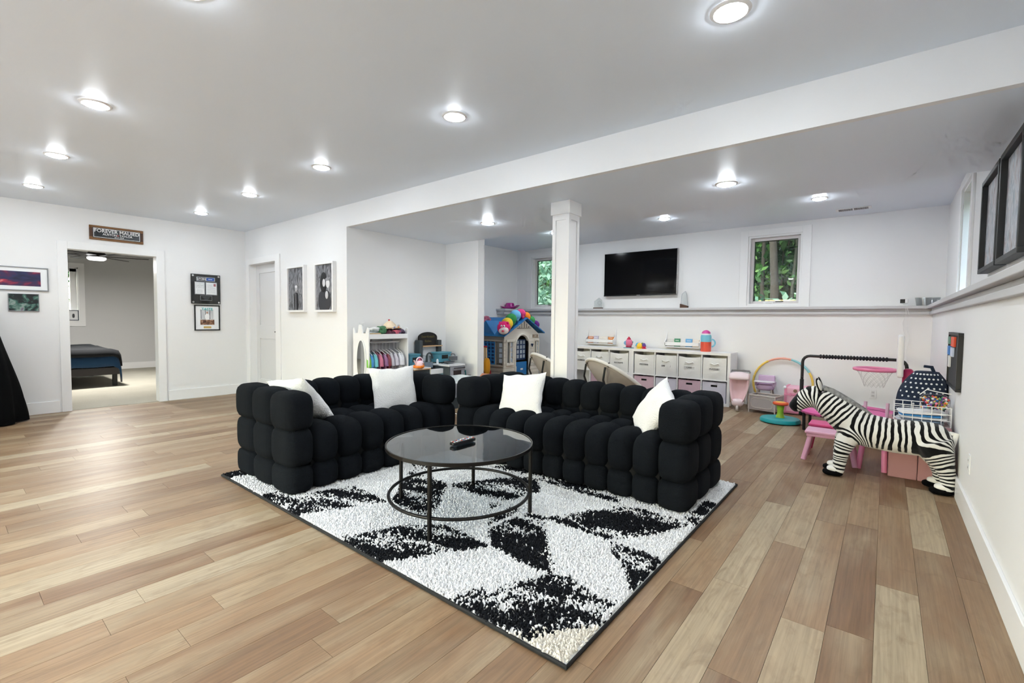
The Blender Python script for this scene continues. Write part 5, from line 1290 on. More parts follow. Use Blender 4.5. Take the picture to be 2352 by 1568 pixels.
# folding saucer chairs seen from behind
M_CANV = mat('beige_canvas', '#b7b0a8', .9, bump=.3, bscale=12); M_CRIM = mat('canvas_rim', '#dedbd6', .85)
def saucer(label, c, n, r, depth):
    z = Vector(n).normalized(); x = Vector((0, 0, 1)).cross(z).normalized(); y = z.cross(x)
    M4 = Matrix(((x.x, y.x, z.x, 0), (x.y, y.y, z.y, 0), (x.z, y.z, z.z, 0), (0, 0, 0, 1)))
    t = thing('saucer_chair', label, 'chair', (c[0], c[1], 0), 0, 'folding saucer chairs')
    T = Matrix.Translation((0, 0, c[2])) @ M4
    mb = MB(); nn = 40; K = 10
    for k in range(K + 1):
        q = k / K
        for i in range(nn):
            a = 2 * PI * i / nn
            dz = -depth * (1 - q * q) + .014 * mnoise.noise(Vector((3 * q * math.cos(a), 3 * q * math.sin(a), c[0]))) * (1 - q) * 2
            mb.v.append(tuple(T @ Vector((max(q, .002) * r * math.cos(a) * 1.05, max(q, .002) * r * math.sin(a), dz))))
    for k in range(K):
        for i in range(nn):
            j = (i + 1) % nn; mb.f.append((k * nn + i, k * nn + j, (k + 1) * nn + j, (k + 1) * nn + i))
    o = mb.build('seat_canvas', M_CANV, t, smooth=60); s_ = o.modifiers.new('s', 'SOLIDIFY'); s_.thickness = .012
    MB().tube([tuple(T @ Vector((1.05 * r * math.cos(2 * PI * i / 48), r * math.sin(2 * PI * i / 48), 0))) for i in range(48)], .022, 8, True).build('rim', M_CRIM, t, smooth=60)
    for sx in (-1, 1):
        a = T @ Vector((sx * r * .55, r * .82, -.02)); b_ = T @ Vector((sx * r * .55, -r * .82, -.02))
        f1 = Vector((b_.x, b_.y, 0)); 
        foot1 = Vector((a.x + z.x * .28, a.y + z.y * .28, .0)); foot2 = Vector((b_.x - z.x * .30, b_.y - z.y * .30, 0))
        MB().tube([a - z * .02, a - z * .06 - Vector((0, 0, .12)), foot1], .013, 8).build('leg', M_BLACK, t, smooth=60)
        MB().tube([b_ - z * .02, foot2], .013, 8).build('leg', M_BLACK, t, smooth=60)
    for sx in (-1, 1):
        p = T @ Vector((sx * r * .62, r * .80, -.0)); MB().ell(p, (.02, .02, .03), 10, 8).build('joint', M_BLACK, t, smooth=60)
saucer('beige folding saucer chair right of the white column', (-2.60, 5.28, .50), (.30, .52, .80), .40, .16)
saucer('beige folding saucer chair partly behind the white column', (-3.66, 5.55, .49), (.30, .52, .80), .41, .16)
# ------------------------------------------------------------------ dress up wardrobe in the alcove (back to the alcove wall, open front towards +x)
M_WRD = mat('wardrobe_white', '#ebebec', .4)
WX0, WX1, WY0, WY1 = -5.055, -4.73, 3.19, 3.775
t = thing('dress_up_wardrobe', 'white castle topped dress up wardrobe with oval side mirror', 'wardrobe', (0, 0, 0))
def side_poly(xa, xb, z1):
    w = xb - xa; zc = z1
    return [(xa, 0), (xb, 0), (xb, zc - .015), (xb - .03 * w / .3, zc), (xb - .2 * w, zc - .07), (xb - .38 * w, zc - .07), (xb - .45 * w, zc + .03), (xb - .62 * w, zc + .03), (xb - .7 * w, zc - .07), (xb - .86 * w, zc - .07), (xa + .03 * w, zc), (xa, zc - .015)]
for y in (WY0, WY1 - .016):
    MB().prism(side_poly(WX0, WX1, 1.10), y, y + .016, 'y').build('side_panel', M_WRD, t, bevel=.002)
MB().box(WX0, WX1 - .005, WY0 + .016, WY1 - .016, .965, .982).build('top_shelf', M_WRD, t)
MB().box(WX1 - .014, WX1, WY0 + .016, WY1 - .016, .962, 1.02).build('front_rail', M_WRD, t, bevel=.002)
MB().box(WX0, WX0 + .012, WY0 + .016, WY1 - .016, .05, .98).build('back_panel', mat('wardrobe_back', '#c9c9cd', .5), t)
MB().box(WX0, WX1, WY0 + .016, WY1 - .016, .10, .115).build('bottom_shelf', M_WRD, t)
MB().box(WX0, WX0 + .03, 3.44, 3.52, .115, .965).build('back_brace', M_WRD, t)
MB().cyl((-4.89, WY0 + .016, .915), (-4.89, WY1 - .016, .915), .011).build('hanging_rod', M_WRD, t, smooth=40)
el_ = lambda rx, rz, n=40: [(-4.875 + rx * math.cos(2 * PI * i / n), .70 + rz * math.sin(2 * PI * i / n)) for i in range(n)]
MB().prism(el_(.098, .262), WY0 - .010, WY0, 'y').build('mirror_rim', M_WRD, t, bevel=.002)
MB().prism(el_(.080, .243), WY0 - .0115, WY0 - .0095, 'y').build('mirror', mat('mirror', '#cfd4d6', .03, metal=1.0), t)
# garments on hangers
garm = [(3.235, '#6cb02c', 'lime green', .60), (3.275, '#3f8fd0', 'bright blue satin', .58), (3.335, '#6fc3c9', 'aqua', .33), (3.395, '#c46a86', 'rose pink', .58), (3.445, '#8d5a86', 'mauve and red', .56), (3.495, '#7c2436', 'maroon', .40), (3.545, '#b9b5bf', 'pale grey', .55), (3.60, '#c3bec9', 'light lilac grey', .54), (3.67, '#dddde2', 'white', .52), (3.715, '#d2d6da', 'silver white', .5)]
for i, (y, c, nm, ln) in enumerate(garm):
    t = thing('costume', '%s child costume on a white hanger in the wardrobe' % nm, 'costume', (-4.885, y, .915), R(rng.uniform(-8, 8)), 'costumes on the wardrobe rod')
    MB().tube([(0, 0, -.02)] + [(.011 * math.sin(a), 0, .0 + .012 * math.cos(a)) for a in (R(180), R(90), R(0), R(-60))], .0025, 6).tube([(0, 0, -.09), (0, 0, -.012)], .0025, 6).tube([(-.125, 0, -.15), (-.06, 0, -.115), (0, 0, -.09), (.06, 0, -.115), (.125, 0, -.15), (.11, 0, -.17), (0, 0, -.165), (-.11, 0, -.17)], .0045, 6, True).build('hanger', M_WHITE, t, smooth=60)
    g = MB(); nu_, nv2 = 22, 18
    for k in range(nv2 + 1):
        v = k / nv2; z = -.115 - ln * .8 * v; half = .055 + .085 * min(1, v * 5) ** .7 + .02 * v
        if v > .25: half = .115 + .045 * (v - .25)
        th_ = .012 + .018 * v
        for a_ in range(nu_):
            q = 2 * PI * a_ / nu_; fold = 1 + .35 * math.sin(q * 4 + i * 2 + v * 3) * v
            sh_ = -.045 * (abs(math.cos(q)) ** 1.5) * (1 if v < .05 else max(0, 1 - v * 3))
            g.v.append((half * math.cos(q) + .012 * math.sin(v * 6 + i), th_ * math.sin(q) * fold + .006 * math.sin(v * 7 + i * 3), z + sh_))
    for k in range(nv2):
        for a_ in range(nu_):
            b2 = (a_ + 1) % nu_; g.f.append((k * nu_ + a_, k * nu_ + b2, (k + 1) * nu_ + b2, (k + 1) * nu_ + a_))
    g.f.append(tuple(range(nu_))); g.f.append(tuple(nv2 * nu_ + a_ for a_ in range(nu_)))
    g.build('garment', mat('satin' + c[1:], c, .35, sheen=.3, var=.3, vscale=9), t, smooth=70)
    for s in (-1, 1):
        MB().tube([(s * .09, 0, -.15), (s * .13, -.01, -.21), (s * .135, -.01, -.29)], [.022, .028, .03], 8).build('sleeve', mat('satin' + c[1:], c), t, smooth=60)
# heap on the wardrobe top
heap = [('straw_hat', 'wide cream straw hat with red berry on top of the wardrobe', 'hat'),]
t = thing('straw_hat', 'wide cream straw hat with a red berry on the wardrobe top', 'hat', (-4.88, 3.60, 1.085), R(15))
M_STR = mat('straw', '#c9ad86', .85, bump=.5, bscale=120)
MB().lathe([(.0005, .0), (.16, .0), (.165, .006), (.085, .012), (.07, .05), (.03, .085), (.0005, .095)], 28, Matrix.Diagonal((.85, 1, 1, 1)), cap=False).build('brim_crown', M_STR, t, smooth=60)
MB().lathe([(.088, .012), (.074, .05), (.034, .088), (.0005, .099)], 24, cap=False).build('crown_cover', mat('cream_felt', '#e0cdb4', .9), t, smooth=60)
MB().ell((-.01, .0, .105), (.012, .012, .012), 10, 8).build('berry', mat('berry_red', '#a81e2c', .4), t, smooth=60)
for x, y, c in ((-.10, .08, '#d9772c'), (.12, -.06, '#6a7ab0'), (.05, .11, '#d9772c')): MB().ell((x, y, .014), (.012, .012, .012), 8, 6).build('trim_bead', mat('tb' + c[1:], c, .5), t, smooth=60)
def crumple(name, label, loc, d, c, seed, cat):
    mb = MB().rbox((0, 0, 0), d, 2.4, 12)
    mb.v = [tuple(Vector(p) * (1 + .35 * mnoise.noise(Vector(p) * 22 + Vector((seed, 0, 0))))) for p in mb.v]
    o = mb.build(name, mat('crumple' + c[1:], c, .8, var=.5, vscale=30), smooth=60, loc=loc); return tag(o, label, cat, 'dress up accessories on the wardrobe')
crumple('folded_scarf', 'green crumpled scarf on the wardrobe top', (-4.86, 3.46, 1.065), (.16, .12, .10), '#3c6b4a', 3, 'scarf')
crumple('folded_scarf', 'dark plum crumpled scarf on the wardrobe top', (-4.84, 3.555, 1.035), (.18, .14, .09), '#4a1f33', 5, 'scarf')
crumple('folded_scarf', 'pink patterned scarf at the wardrobe front edge', (-4.80, 3.62, 1.03), (.12, .14, .08), '#b5556a', 8, 'scarf')
crumple('folded_scarf', 'purple sequinned cloth at the right of the wardrobe top', (-4.83, 3.69, 1.04), (.18, .12, .10), '#4b3a52', 11, 'scarf')
crumple('folded_scarf', 'white crumpled veil at the left of the wardrobe top', (-4.88, 3.38, 1.075), (.14, .16, .06), '#d9d9d9', 14, 'scarf')
t = thing('toy_tray', 'pale wooden tray at the left of the wardrobe top', 'tray', (-4.87, 3.31, 1.02), R(0))
MB().rbox((0, 0, 0), (.20, .20, .03), 6, 6).build('tray_body', M_STR, t, smooth=50); MB().rbox((0, 0, .012), (.17, .17, .012), 6, 5).build('tray_inlay', mat('tray_teal', '#8ea7ad', .6), t, smooth=50)

# ------------------------------------------------------------------ play kitchen (faces +x)
M_CHAR = mat('charcoal_paint', '#3b4348', .55); M_COUNT = mat('counter_white', '#dfe1e3', .3); M_OAK = mat('light_oak', '#c9a47c', .5, var=.2, vscale=20); M_SKY = mat('sky_blue_paint', '#8fb6c6', .5); M_STEEL = mat('toy_steel', '#9a9ca4', .4)
t = thing('play_kitchen', 'grey and white play kitchen with chalkboard in the alcove', 'play kitchen', (0, 0, 0))
KX = -5.055
MB().box(KX, -4.64, 3.80, 4.052, 0, .555).build('left_cabinet', M_CHAR, t, bevel=.003)
MB().box(KX, -4.615, 3.79, 4.055, .555, .568).build('left_counter', M_OAK, t, bevel=.002); MB().box(KX, -4.618, 3.79, 4.055, .568, .58).build('counter_top', M_COUNT, t, bevel=.002)
MB().box(-4.645, -4.636, 3.83, 4.0, .30, .50).build('microwave_window', M_BLACK, t)
MB().box(KX, -4.66, 4.056, 4.29, 0, .44).build('sink_cabinet', M_SKY, t, bevel=.003)
MB().box(KX, -4.62, 4.056, 4.36, .472, .485).build('sink_rail', M_SKY, t)
MB().box(-4.66, -4.62, 4.056, 4.36, .475, .548).build('sink_apron', mat('apron_white', '#e9eaec', .4), t, bevel=.003)
MB().box(-4.66, -4.62, 4.056, 4.36, .43, .47).build('sink_panel', M_SKY, t, bevel=.002)
MB().box(KX, -4.66, 4.056, 4.36, .50, .515).build('sink_bowl', M_STEEL, t)
MB().box(KX, -4.5, 4.27, 4.56, 0, .575).build('oven_cabinet', M_CHAR, t, bevel=.003)
MB().box(KX, -4.49, 4.26, 4.565, .578, .60).build('hob_top', M_COUNT, t, bevel=.002)
MB().box(-4.502, -4.494, 4.285, 4.55, .15, .572).build('oven_door', M_STEEL, t, bevel=.003)
MB().box(-4.4945, -4.491, 4.34, 4.485, .36, .52).build('oven_window', mat('oven_glass', '#3a3436', .15), t)
MB().cyl((-4.475, 4.335, .555), (-4.475, 4.54, .555), .007).build('oven_handle', M_BLACK, t, smooth=40)
# back splash with arch and shelf
MB().box(KX, -5.0, 4.20, 4.48, .58, .83).build('splash_board', mat('splash_white', '#dcdee0', .5), t)
for i in range(5): MB().box(-5.0, -4.997, 4.205, 4.475, .60 + i * .046, .643 + i * .046).build('splash_tile', M_COUNT, t, bevel=.002)
for y0, y1 in ((4.14, 4.20), (4.48, 4.545)): MB().box(KX, -4.95, y0, y1, .55, .915).build('tower_post', M_CHAR, t, bevel=.008)
MB().box(KX, -4.93, 4.19, 4.545, .825, .84).build('tower_shelf', M_OAK, t, bevel=.002)
ap = [(4.165, .84), (4.505, .84), (4.505, .955)] + [(4.335 + .17 * math.cos(a), .955 + .072 * math.sin(a)) for a in [R(15 * k) for k in range(1, 12)]] + [(4.165, .955)]
MB().prism(ap, -5.02, -5.0, 'x').build('chalkboard', mat('chalk_black', '#1d1c1b', .85), t, bevel=.003)
M_CHK = mat('chalk_yellow', '#6e6236', .9); rtx = (R(90), 0, R(90))
lettering("Dom+Kimball's", .045, M_CHK, t, (-4.9995, 4.335, .962), rtx, .0003, sx=.85); lettering('Kitchen', .045, M_CHK, t, (-4.9995, 4.335, .90), rtx, .0003, sx=.85)
MB().tube([(-4.88, 4.205, .55), (-4.88, 4.21, .70)] + [(-4.88, 4.255 - .045 * math.cos(a), .70 + .045 * math.sin(a)) for a in (R(40), R(80), R(120), R(160))] + [(-4.88, 4.312, .665)], [.022, .016] + [.012] * 5, 10).build('tap', M_CHAR, t, smooth=60)
MB().lathe([(.025, .55), (.018, .60), (.018, .64), (.01, .66)], 12, Matrix.Translation((-4.80, 4.33, 0))).build('soap_bottle', M_COUNT, t, smooth=50)
MB().box(-4.90, -4.80, 4.10, 4.25, .55, .62).build('dish_rack', mat('rack_grey', '#7d8894', .5), t)
for i in range(4): MB().tube([(-4.72 + .1 * math.cos(a) - .08, 4.42 + .1 * math.sin(a), .604) for a in (i * PI / 4, i * PI / 4 + PI)], .006, 6).build('hob_grate', M_BLACK, t)
def roaster(name, label, c, d):
    t = thing(name, label, 'toy oven', c, 0)
    w, dd, h = d
    MB().box(-dd / 2, dd / 2, -w / 2, w / 2, 0, h - .02).build('body', mat('teal_tin', '#4f8fa3', .45), t, bevel=.006)
    MB().box(-dd / 2 - .008, dd / 2 + .008, -w / 2 - .008, w / 2 + .008, h - .022, h).build('lid', mat('teal_tin', '#4f8fa3'), t, bevel=.004)
    MB().box(dd / 2, dd / 2 + .002, -w / 4, w / 4, h * .35, h * .72).build('chalk_label', M_BLACK, t)
roaster('toy_box', 'teal toy box with black label left of the kitchen tap', (-4.90, 3.96, .581), (.17, .15, .165))
roaster('toy_box', 'teal toy box with black label on the kitchen hob', (-4.86, 4.45, .612), (.23, .16, .14))
t = thing('toy_kettle', 'pale pink toy kettle on the kitchen counter', 'toy kettle', (-4.70, 3.93, .582))
M_KET = mat('kettle_pink', '#e8cdd6', .35)
MB().lathe([(.0005, 0), (.05, 0), (.058, .025), (.055, .06), (.035, .085), (.0005, .09)], 24, cap=False).build('body', M_KET, t, smooth=60)
MB().tube(arc((0, 0, .075), .052, R(0), R(180), 12, 'yz'), .009, 8).build('handle', M_KET, t, smooth=60)
MB().tube([(0, -.045, .045), (0, -.075, .07), (0, -.09, .095)], [.016, .011, .009], 8).build('spout', M_KET, t, smooth=60)
MB().lathe([(.02, .088), (.014, .10), (.01, .112)], 12).build('lid_knob', mat('knob_rose', '#d9596f', .4), t, smooth=50)
MB().ell((.052, .02, .045), (.006, .014, .014), 10, 8).build('sticker', mat('sticker', '#b07a62', .5), t)
t = thing('toy_waffle', 'orange scalloped toy dish on the kitchen counter', 'toy dish', (-4.66, 3.875, .582))
MB().lathe([(.0005, 0), (.07, 0), (.078, .012), (.075, .028), (.06, .03), (.055, .018), (.0005, .018)], 32, cap=False).build('dish', mat('orange_toy', '#f0861c', .4), t, smooth=40)
for i in range(12): MB().ell((.07 * math.cos(i * PI / 6), .07 * math.sin(i * PI / 6), .024), (.014, .014, .008), 8, 6).build('scallop', mat('orange_toy', '#f0861c'), t, smooth=60)
t = thing('toy_pan', 'grey toy frying pan and pot stacked on the hob', 'toy pan', (-4.66, 4.42, .615))
MB().lathe([(.0005, 0), (.065, 0), (.078, .018), (.074, .018), (.062, .004), (.0005, .004)], 28, cap=False).build('pan', mat('pan_grey', '#5c6066', .35), t, smooth=40)
MB().box(-.04, .04, .02, .12, .03, .085).build('pot', mat('pan_grey', '#5c6066'), t, bevel=.004); MB().tube([(-.04, .07, .09), (-.03, .07, .115), (.03, .07, .115), (.04, .07, .09)], .004, 6).build('pot_handle', M_BLACK, t, smooth=60)
t = thing('toy_basket', 'tan toy basket with teal strap beside the play kitchen', 'basket', (-4.56, 4.64, 0))
MB().box(-.10, .10, -.06, .06, .22, .40).build('basket_body', mat('basket_tan', '#a98a4e', .8, bump=.5, bscale=60), t, bevel=.01); MB().box(-.09, .09, -.05, .05, 0, .22).build('crate_below', M_OAK, t)
MB().tube([(.02, -.06, .38), (.02, -.065, .46), (.02, -.03, .50), (.02, -.01, .40)], .008, 8).build('strap', mat('teal_strap', '#2b7a78', .7), t, smooth=60); MB().tube([(.05, -.02, .40), (.05, .0, .435), (.05, .05, .43), (.05, .06, .39)], .005, 8).build('handle', M_BLACK, t, smooth=60)

# ------------------------------------------------------------------ playhouse
M_HW = mat('house_cream', '#d8d2c6', .6); M_HT = mat('house_taupe', '#9a9287', .65); M_HB = mat('house_blue', '#1f6fae', .5); M_HBD = mat('house_navy', '#15305a', .5); M_GRN = mat('pane_grey', '#aab4bf', .2)
HX, HY0, HY1, HXB = -4.80, 5.76, 6.72, -5.95; HE, HR_, HYM = .97, 1.235, 6.29
t = thing('playhouse', 'cream plastic playhouse with blue roof behind the saucer chair', 'playhouse', (0, 0, 0))
# gable wall (plane x = HX) built from boards
g = MB(); 
D0, D1, DT = 6.067, 6.415, .947
for z0 in np.arange(0, .9, .06):
    z1 = z0 + .056
    for a, b_ in ((HY0, D0 - .03), (D1 + .03, HY1)):
        MB().box(HX - .02, HX + .004, a, b_, z0, z1).build('siding_board', M_HW, t, bevel=.003)
arcp = [(D0 - .03 if k == 0 else 0, 0) for k in range(0)]
am, ar = (D0 + D1) / 2, (D1 - D0) / 2
gp = [(HY0, .86), (D0, .86)] + [(am - ar * math.cos(a), .77 + (DT - .77) * math.sin(a)) for a in [R(30 + 12 * k) for k in range(11)]] + [(D1, .86), (HY1, .86), (HY1, HE), (HYM, HR_ - .02), (HY0, HE)]
MB().prism(gp, HX - .02, HX, 'x').build('gable_wall', M_HW, t)
arch_ = [(am - (ar + .02) * math.cos(a), .77 + (DT - .77 + .02) * math.sin(a)) for a in [R(6 * k) for k in range(31)]]
MB().tube([(HX + .006, y, z) for y, z in [(D0 - .02, .3)] + arch_ + [(D1 + .02, .3)]], .016, 8).build('door_arch_trim', M_HW, t, smooth=60)
MB().box(HX - .05, HX - .03, D0, D1, 0, .50).build('lower_door', M_HB, t, bevel=.004)
MB().box(HX - .031, HX - .026, D0 + .04, D0 + .06, .33, .43).build('mail_slot', M_HW, t); MB().box(HX - .031, HX - .026, D0 + .17, D0 + .235, .36, .39).build('house_tag', M_WHITE, t)
MB().box(HX - .075, HX - .06, D0, D1, .53, .88).build('lattice_door', M_HBD, t)
for i in range(4):
    for k in range(4): MB().box(HX - .06, HX - .056, D0 + .02 + i * .082 + (.008 if i > 1 else 0), D0 + .072 + i * .082 + (.008 if i > 1 else 0), .56 + k * .08, .62 + k * .08).build('door_pane', M_GRN, t)
# bay window left of door and window right of door
for a, b_, n in ((5.80, 5.99, 2), (6.56, 6.70, 2)):
    MB().box(HX, HX + .03, a, b_, .46, .50).build('window_sill', M_HW, t, bevel=.004); MB().box(HX, HX + .03, a, b_, .85, .885).build('window_head', M_HW, t, bevel=.004)
    for y in (a, (a + b_) / 2 - .008, b_ - .016): MB().box(HX, HX + .025, y, y + .016, .50, .85).build('window_post', M_HW, t)
    MB().box(HX + .004, HX + .008, a + .02, (a + b_) / 2 - .01, .51, .84).build('pane', mat('pane_dark', '#6a6a66', .3), t)
    for k in range(4): MB().box(HX + .008, HX + .012, (a + b_) / 2 + .015, b_ - .022, .52 + k * .083, .585 + k * .083).build('pane', M_GRN, t)
MB().box(HX, HX + .012, 6.53, 6.68, .91, .962).build('number_plate', mat('plate_brown', '#8a7762', .6), t)
lettering('203', .045, M_HW, t, (HX + .0125, 6.605, .936), (R(90), 0, R(90)), .0004)
MB().lathe([(.006, 0), (.022, .05), (.024, .055)], 12, Matrix.Translation((HX + .03, 6.49, .75))).build('porch_lamp', M_HBD, t, smooth=50)
for i in range(5): MB().box(HX + .001, HX + .006, HYM - .14 + i * .064, HYM - .115 + i * .064, 1.08, 1.09 + .1 * (1 - abs(i - 2) / 2.4)).build('gable_louver', M_HT, t)
MB().box(HX + .001, HX + .008, HYM - .19, HYM + .19, 1.065, 1.078).build('gable_beam', M_HT, t)
# side wall (plane y = HY0)
for z0 in np.arange(0, .46, .06): MB().box(HXB, HX - .02, HY0, HY0 + .02, z0, z0 + .056).build('siding_board', M_HT, t, bevel=.003)
MB().box(HXB, HX - .02, HY0, HY0 + .02, .86, HE).build('side_frieze', M_HT, t)
for x0, x1 in ((HXB, -5.33), (-4.99, -4.975), (-4.825, -4.80)): MB().box(x0, x1, HY0 - .005, HY0 + .02, .46, .87).build('side_post', M_HT, t)
MB().box(-5.35, -4.80, HY0 - .02, HY0 + .02, .445, .475).build('window_sill', M_HT, t, bevel=.004); MB().box(-5.35, -4.80, HY0 - .02, HY0 + .02, .855, .885).build('window_head', M_HT, t, bevel=.004)
for x in (-5.33, -5.235, -5.165, -5.09, -5.005): MB().box(x, x + .018, HY0 - .008, HY0 + .012, .475, .855).build('shutter_stile', M_HB, t)
for k in range(7): MB().box(-5.33, -4.99, HY0 - .006, HY0 + .01, .475 + k * .058, .492 + k * .058).build('shutter_rail', M_HB, t)
MB().box(-5.33, -4.99, HY0 + .012, HY0 + .018, .475, .855).build('shutter_back', M_HBD, t)
MB().box(-4.96, -4.83, HY0 + .005, HY0 + .012, .49, .85).build('pane', mat('pane_dark', '#6a6a66'), t)
for k in range(4): MB().box(-4.90, -4.84, HY0 - .002, HY0 + .005, .51 + k * .085, .575 + k * .085).build('pane', M_GRN, t)
for x0, x1, y0, y1 in ((HXB, HX - .02, HY1 - .02, HY1), (HXB, HXB + .02, HY0, HY1)): MB().box(x0, x1, y0, y1, 0, HE).build('rear_wall', M_HT, t)
# roof
def slope(ya, za, yb, zb, x0, x1, name='roof_panel', th_=.022):
    MB().add([(x0, ya, za), (x1, ya, za), (x1, yb, zb), (x0, yb, zb), (x0, ya, za + th_), (x1, ya, za + th_), (x1, yb, zb + th_), (x0, yb, zb + th_)], [(0, 3, 2, 1), (4, 5, 6, 7), (0, 1, 5, 4), (1, 2, 6, 5), (2, 3, 7, 6), (3, 0, 4, 7)]).build(name, M_HB, t, bevel=.004)
k_ = (HR_ - HE) / (HYM - HY0)
for sgn, ye in ((-1, HY0 - .07), (1, HY1 + .09)):
    n_ = 5
    for i in range(n_):
        ya = ye + (HYM - ye) * i / n_; yb = ye + (HYM - ye) * (i + 1) / n_
        za = HR_ - k_ * abs(HYM - ya); zb = HR_ - k_ * abs(HYM - yb)
        slope(ya, za + .004, yb, zb, HXB - .05, HX + .07, 'shingle_course')
MB().prism([(-5.36, HE + .0), (-4.96, HE + .0), (-5.16, 1.20)], HY0 - .05, HYM - .02, 'y').build('dormer', M_HB, t, bevel=.004)
MB().prism([(-5.31, HE + .03), (-5.01, HE + .03), (-5.16, 1.16)], HY0 - .06, HY0 - .05, 'y').build('dormer_inset', mat('house_blue_dark', '#1a5c94', .5), t)
# rainbow caterpillar plush over the roof
t = thing('caterpillar_plush', 'long rainbow plush caterpillar draped over the playhouse roof', 'plush toy', (0, 0, 0))
cat = [(-4.72, 5.655, 1.075, '#d81f6b', .085), (-4.765, 5.79, 1.14, '#efc93a', .078), (-4.80, 5.93, 1.21, '#2f8a4a', .078), (-4.82, 6.07, 1.275, '#6fb7e0', .076), (-4.83, 6.235, 1.31, '#d9407f', .066), (-4.84, 6.40, 1.265, '#f08a24', .06), (-4.85, 6.55, 1.20, '#3f9a55', .06), (-4.86, 6.70, 1.125, '#6a2a86', .058)]
for i, (x, y, z, c, r_) in enumerate(cat):
    nxt = cat[min(i + 1, len(cat) - 1)]; prv = cat[max(i - 1, 0)]
    d_ = (Vector(nxt[:3]) - Vector(prv[:3])).normalized(); q = d_.to_track_quat('Z', 'Y').to_matrix()
    o = MB().ell((x, y, z + .01), (r_ * 1.22, r_ * 1.22, r_ * 1.35), 20, 14, q).build('head' if i == 0 else 'body_segment', mat('plush' + c[1:], c, .95, bump=.3), t, smooth=60)
    if 0 < i:
        for s in (-1, 1): MB().ell((x + .055 if s > 0 else x - .055, y - .01, z - r_ * .72), (.024, .028, .034), 10, 8).build('foot', mat('plush' + c[1:], c), t, smooth=60)
fx, fy, fz = cat[0][:3]
MB().ell((fx + .035, fy - .045, fz - .03), (.085, .075, .066), 16, 12).build('muzzle', mat('plush_cream', '#e6d9d6', .95), t, smooth=60)
MB().ell((fx + .075, fy - .115, fz - .04), (.024, .018, .017), 10, 8).build('nose', mat('plush_nose', '#d84a63', .7), t, smooth=60)
for s in (-1, 1):
    MB().ell((fx + .06 + s * .026, fy - .098, fz + .035), (.018, .014, .021), 10, 8).build('eye_white', M_WHITE, t, smooth=60); MB().ell((fx + .064 + s * .024, fy - .112, fz + .035), (.008, .006, .009), 8, 6).build('pupil', M_BLACK, t, smooth=60)
    MB().ell((fx + s * .075, fy + .0, fz + .085), (.024, .024, .024), 10, 8).build('ear', mat('plushd81f6b', '#d81f6b'), t, smooth=60)
# bits around the playhouse
crumple('cloth_heap', 'pink and grey cloth on the far left of the playhouse roof', (-5.45, 5.98, 1.20), (.22, .2, .14), '#a85a72', 21, 'cloth')
t = thing('mallet_set', 'wooden handled toy mallets standing in a red rack by the playhouse', 'toy mallets', (-5.0, 5.52, 0))
MB().box(-.10, .10, -.05, .05, 0, .40).build('rack', mat('rack_red', '#8c1a22', .5), t, bevel=.006)
for x in (-.06, -.005, .045): MB().cyl((x, 0, .35), (x * .7, 0, .77), .013).build('mallet_handle', mat('pale_wood', '#d2b48a', .6), t, smooth=40)
for x in (-.05, 0, .04): MB().ell((x, -.01, .78), (.018, .02, .014), 10, 8).build('bow', mat('bow_red', '#b3202a', .6), t, smooth=60)
o = MB().rbox((0, 0, 0), (.09, .09, .26), 3, 8).build('foam_roll', mat('amber_foam', '#e09a1a', .8, bump=.4), smooth=60, loc=(-4.86, 5.42, .48)); tag(o, 'upright amber foam roll beside the toy mallets', 'foam roll')
t = thing('toy_crate', 'low grey crate under the amber foam roll', 'crate', (-4.86, 5.42, 0)); MB().box(-.09, .09, -.07, .07, 0, .35).build('crate_body', M_HT, t, bevel=.004); MB().box(-.095, .095, -.075, .075, .32, .35).build('crate_rim', M_HT, t, bevel=.004)
t = thing('dollhouse', 'small brown roofed dollhouse behind the left sofa end', 'dollhouse', (-4.02, 4.62, 0), R(8))
M_TERR = mat('terracotta', '#9a6248', .7)
MB().box(-.17, .17, -.10, .10, 0, .40).build('walls', mat('doll_wall', '#7aa6b8', .6), t)
MB().prism([(-.135, .395), (.135, .395), (.0, .49)], -.19, .19, 'x').build('roof', M_TERR, t)
for s in (-1, 1): MB().tube([(.192, -.13, .40), (.192, 0, .492), (.192, .13, .40)], .006, 6).build('gable_trim', M_WHITE, t)
# ------------------------------------------------------------------ woods outside the windows
struct('ground_front', MB().box(-30, 30, -40, YF - .15, -.2, -.05), mat('bounce_ground_grey', '#b5b8bb', .9, var=.2))  # unseen pale ground added behind the camera to bounce daylight indoors
struct('ground_outside', MB().box(-40, 30, YB + .25, 60, 1.0, 1.12).box(XU + .25, 30, -10, YB + .25, 1.0, 1.12), mat('forest_floor', '#2f3a22', .95, var=.4, vscale=1.5))
sky_block = MB().prism([(20.5, 1.0), (24, 7), (34, 15), (60, 18), (60, 1.0)], -45, 22, 'x').prism([(5.0, 1.0), (7.5, 7), (16, 14), (22, 14), (22, 1.0)], -12, 24, 'y')  # slopes added behind the leaves and beyond the right window to block sky
struct('ground_sky_block', sky_block, mat('sky_block_green', '#20301c', .95, var=.6, vscale=1.2))
M_BARK = mat('bark', '#1e1b17', .95, bump=1.0, bscale=14, var=.4, vscale=7); M_BARK2 = mat('bark_grey', '#3a3c37', .95, bump=.8, bscale=14, var=.3, vscale=7)
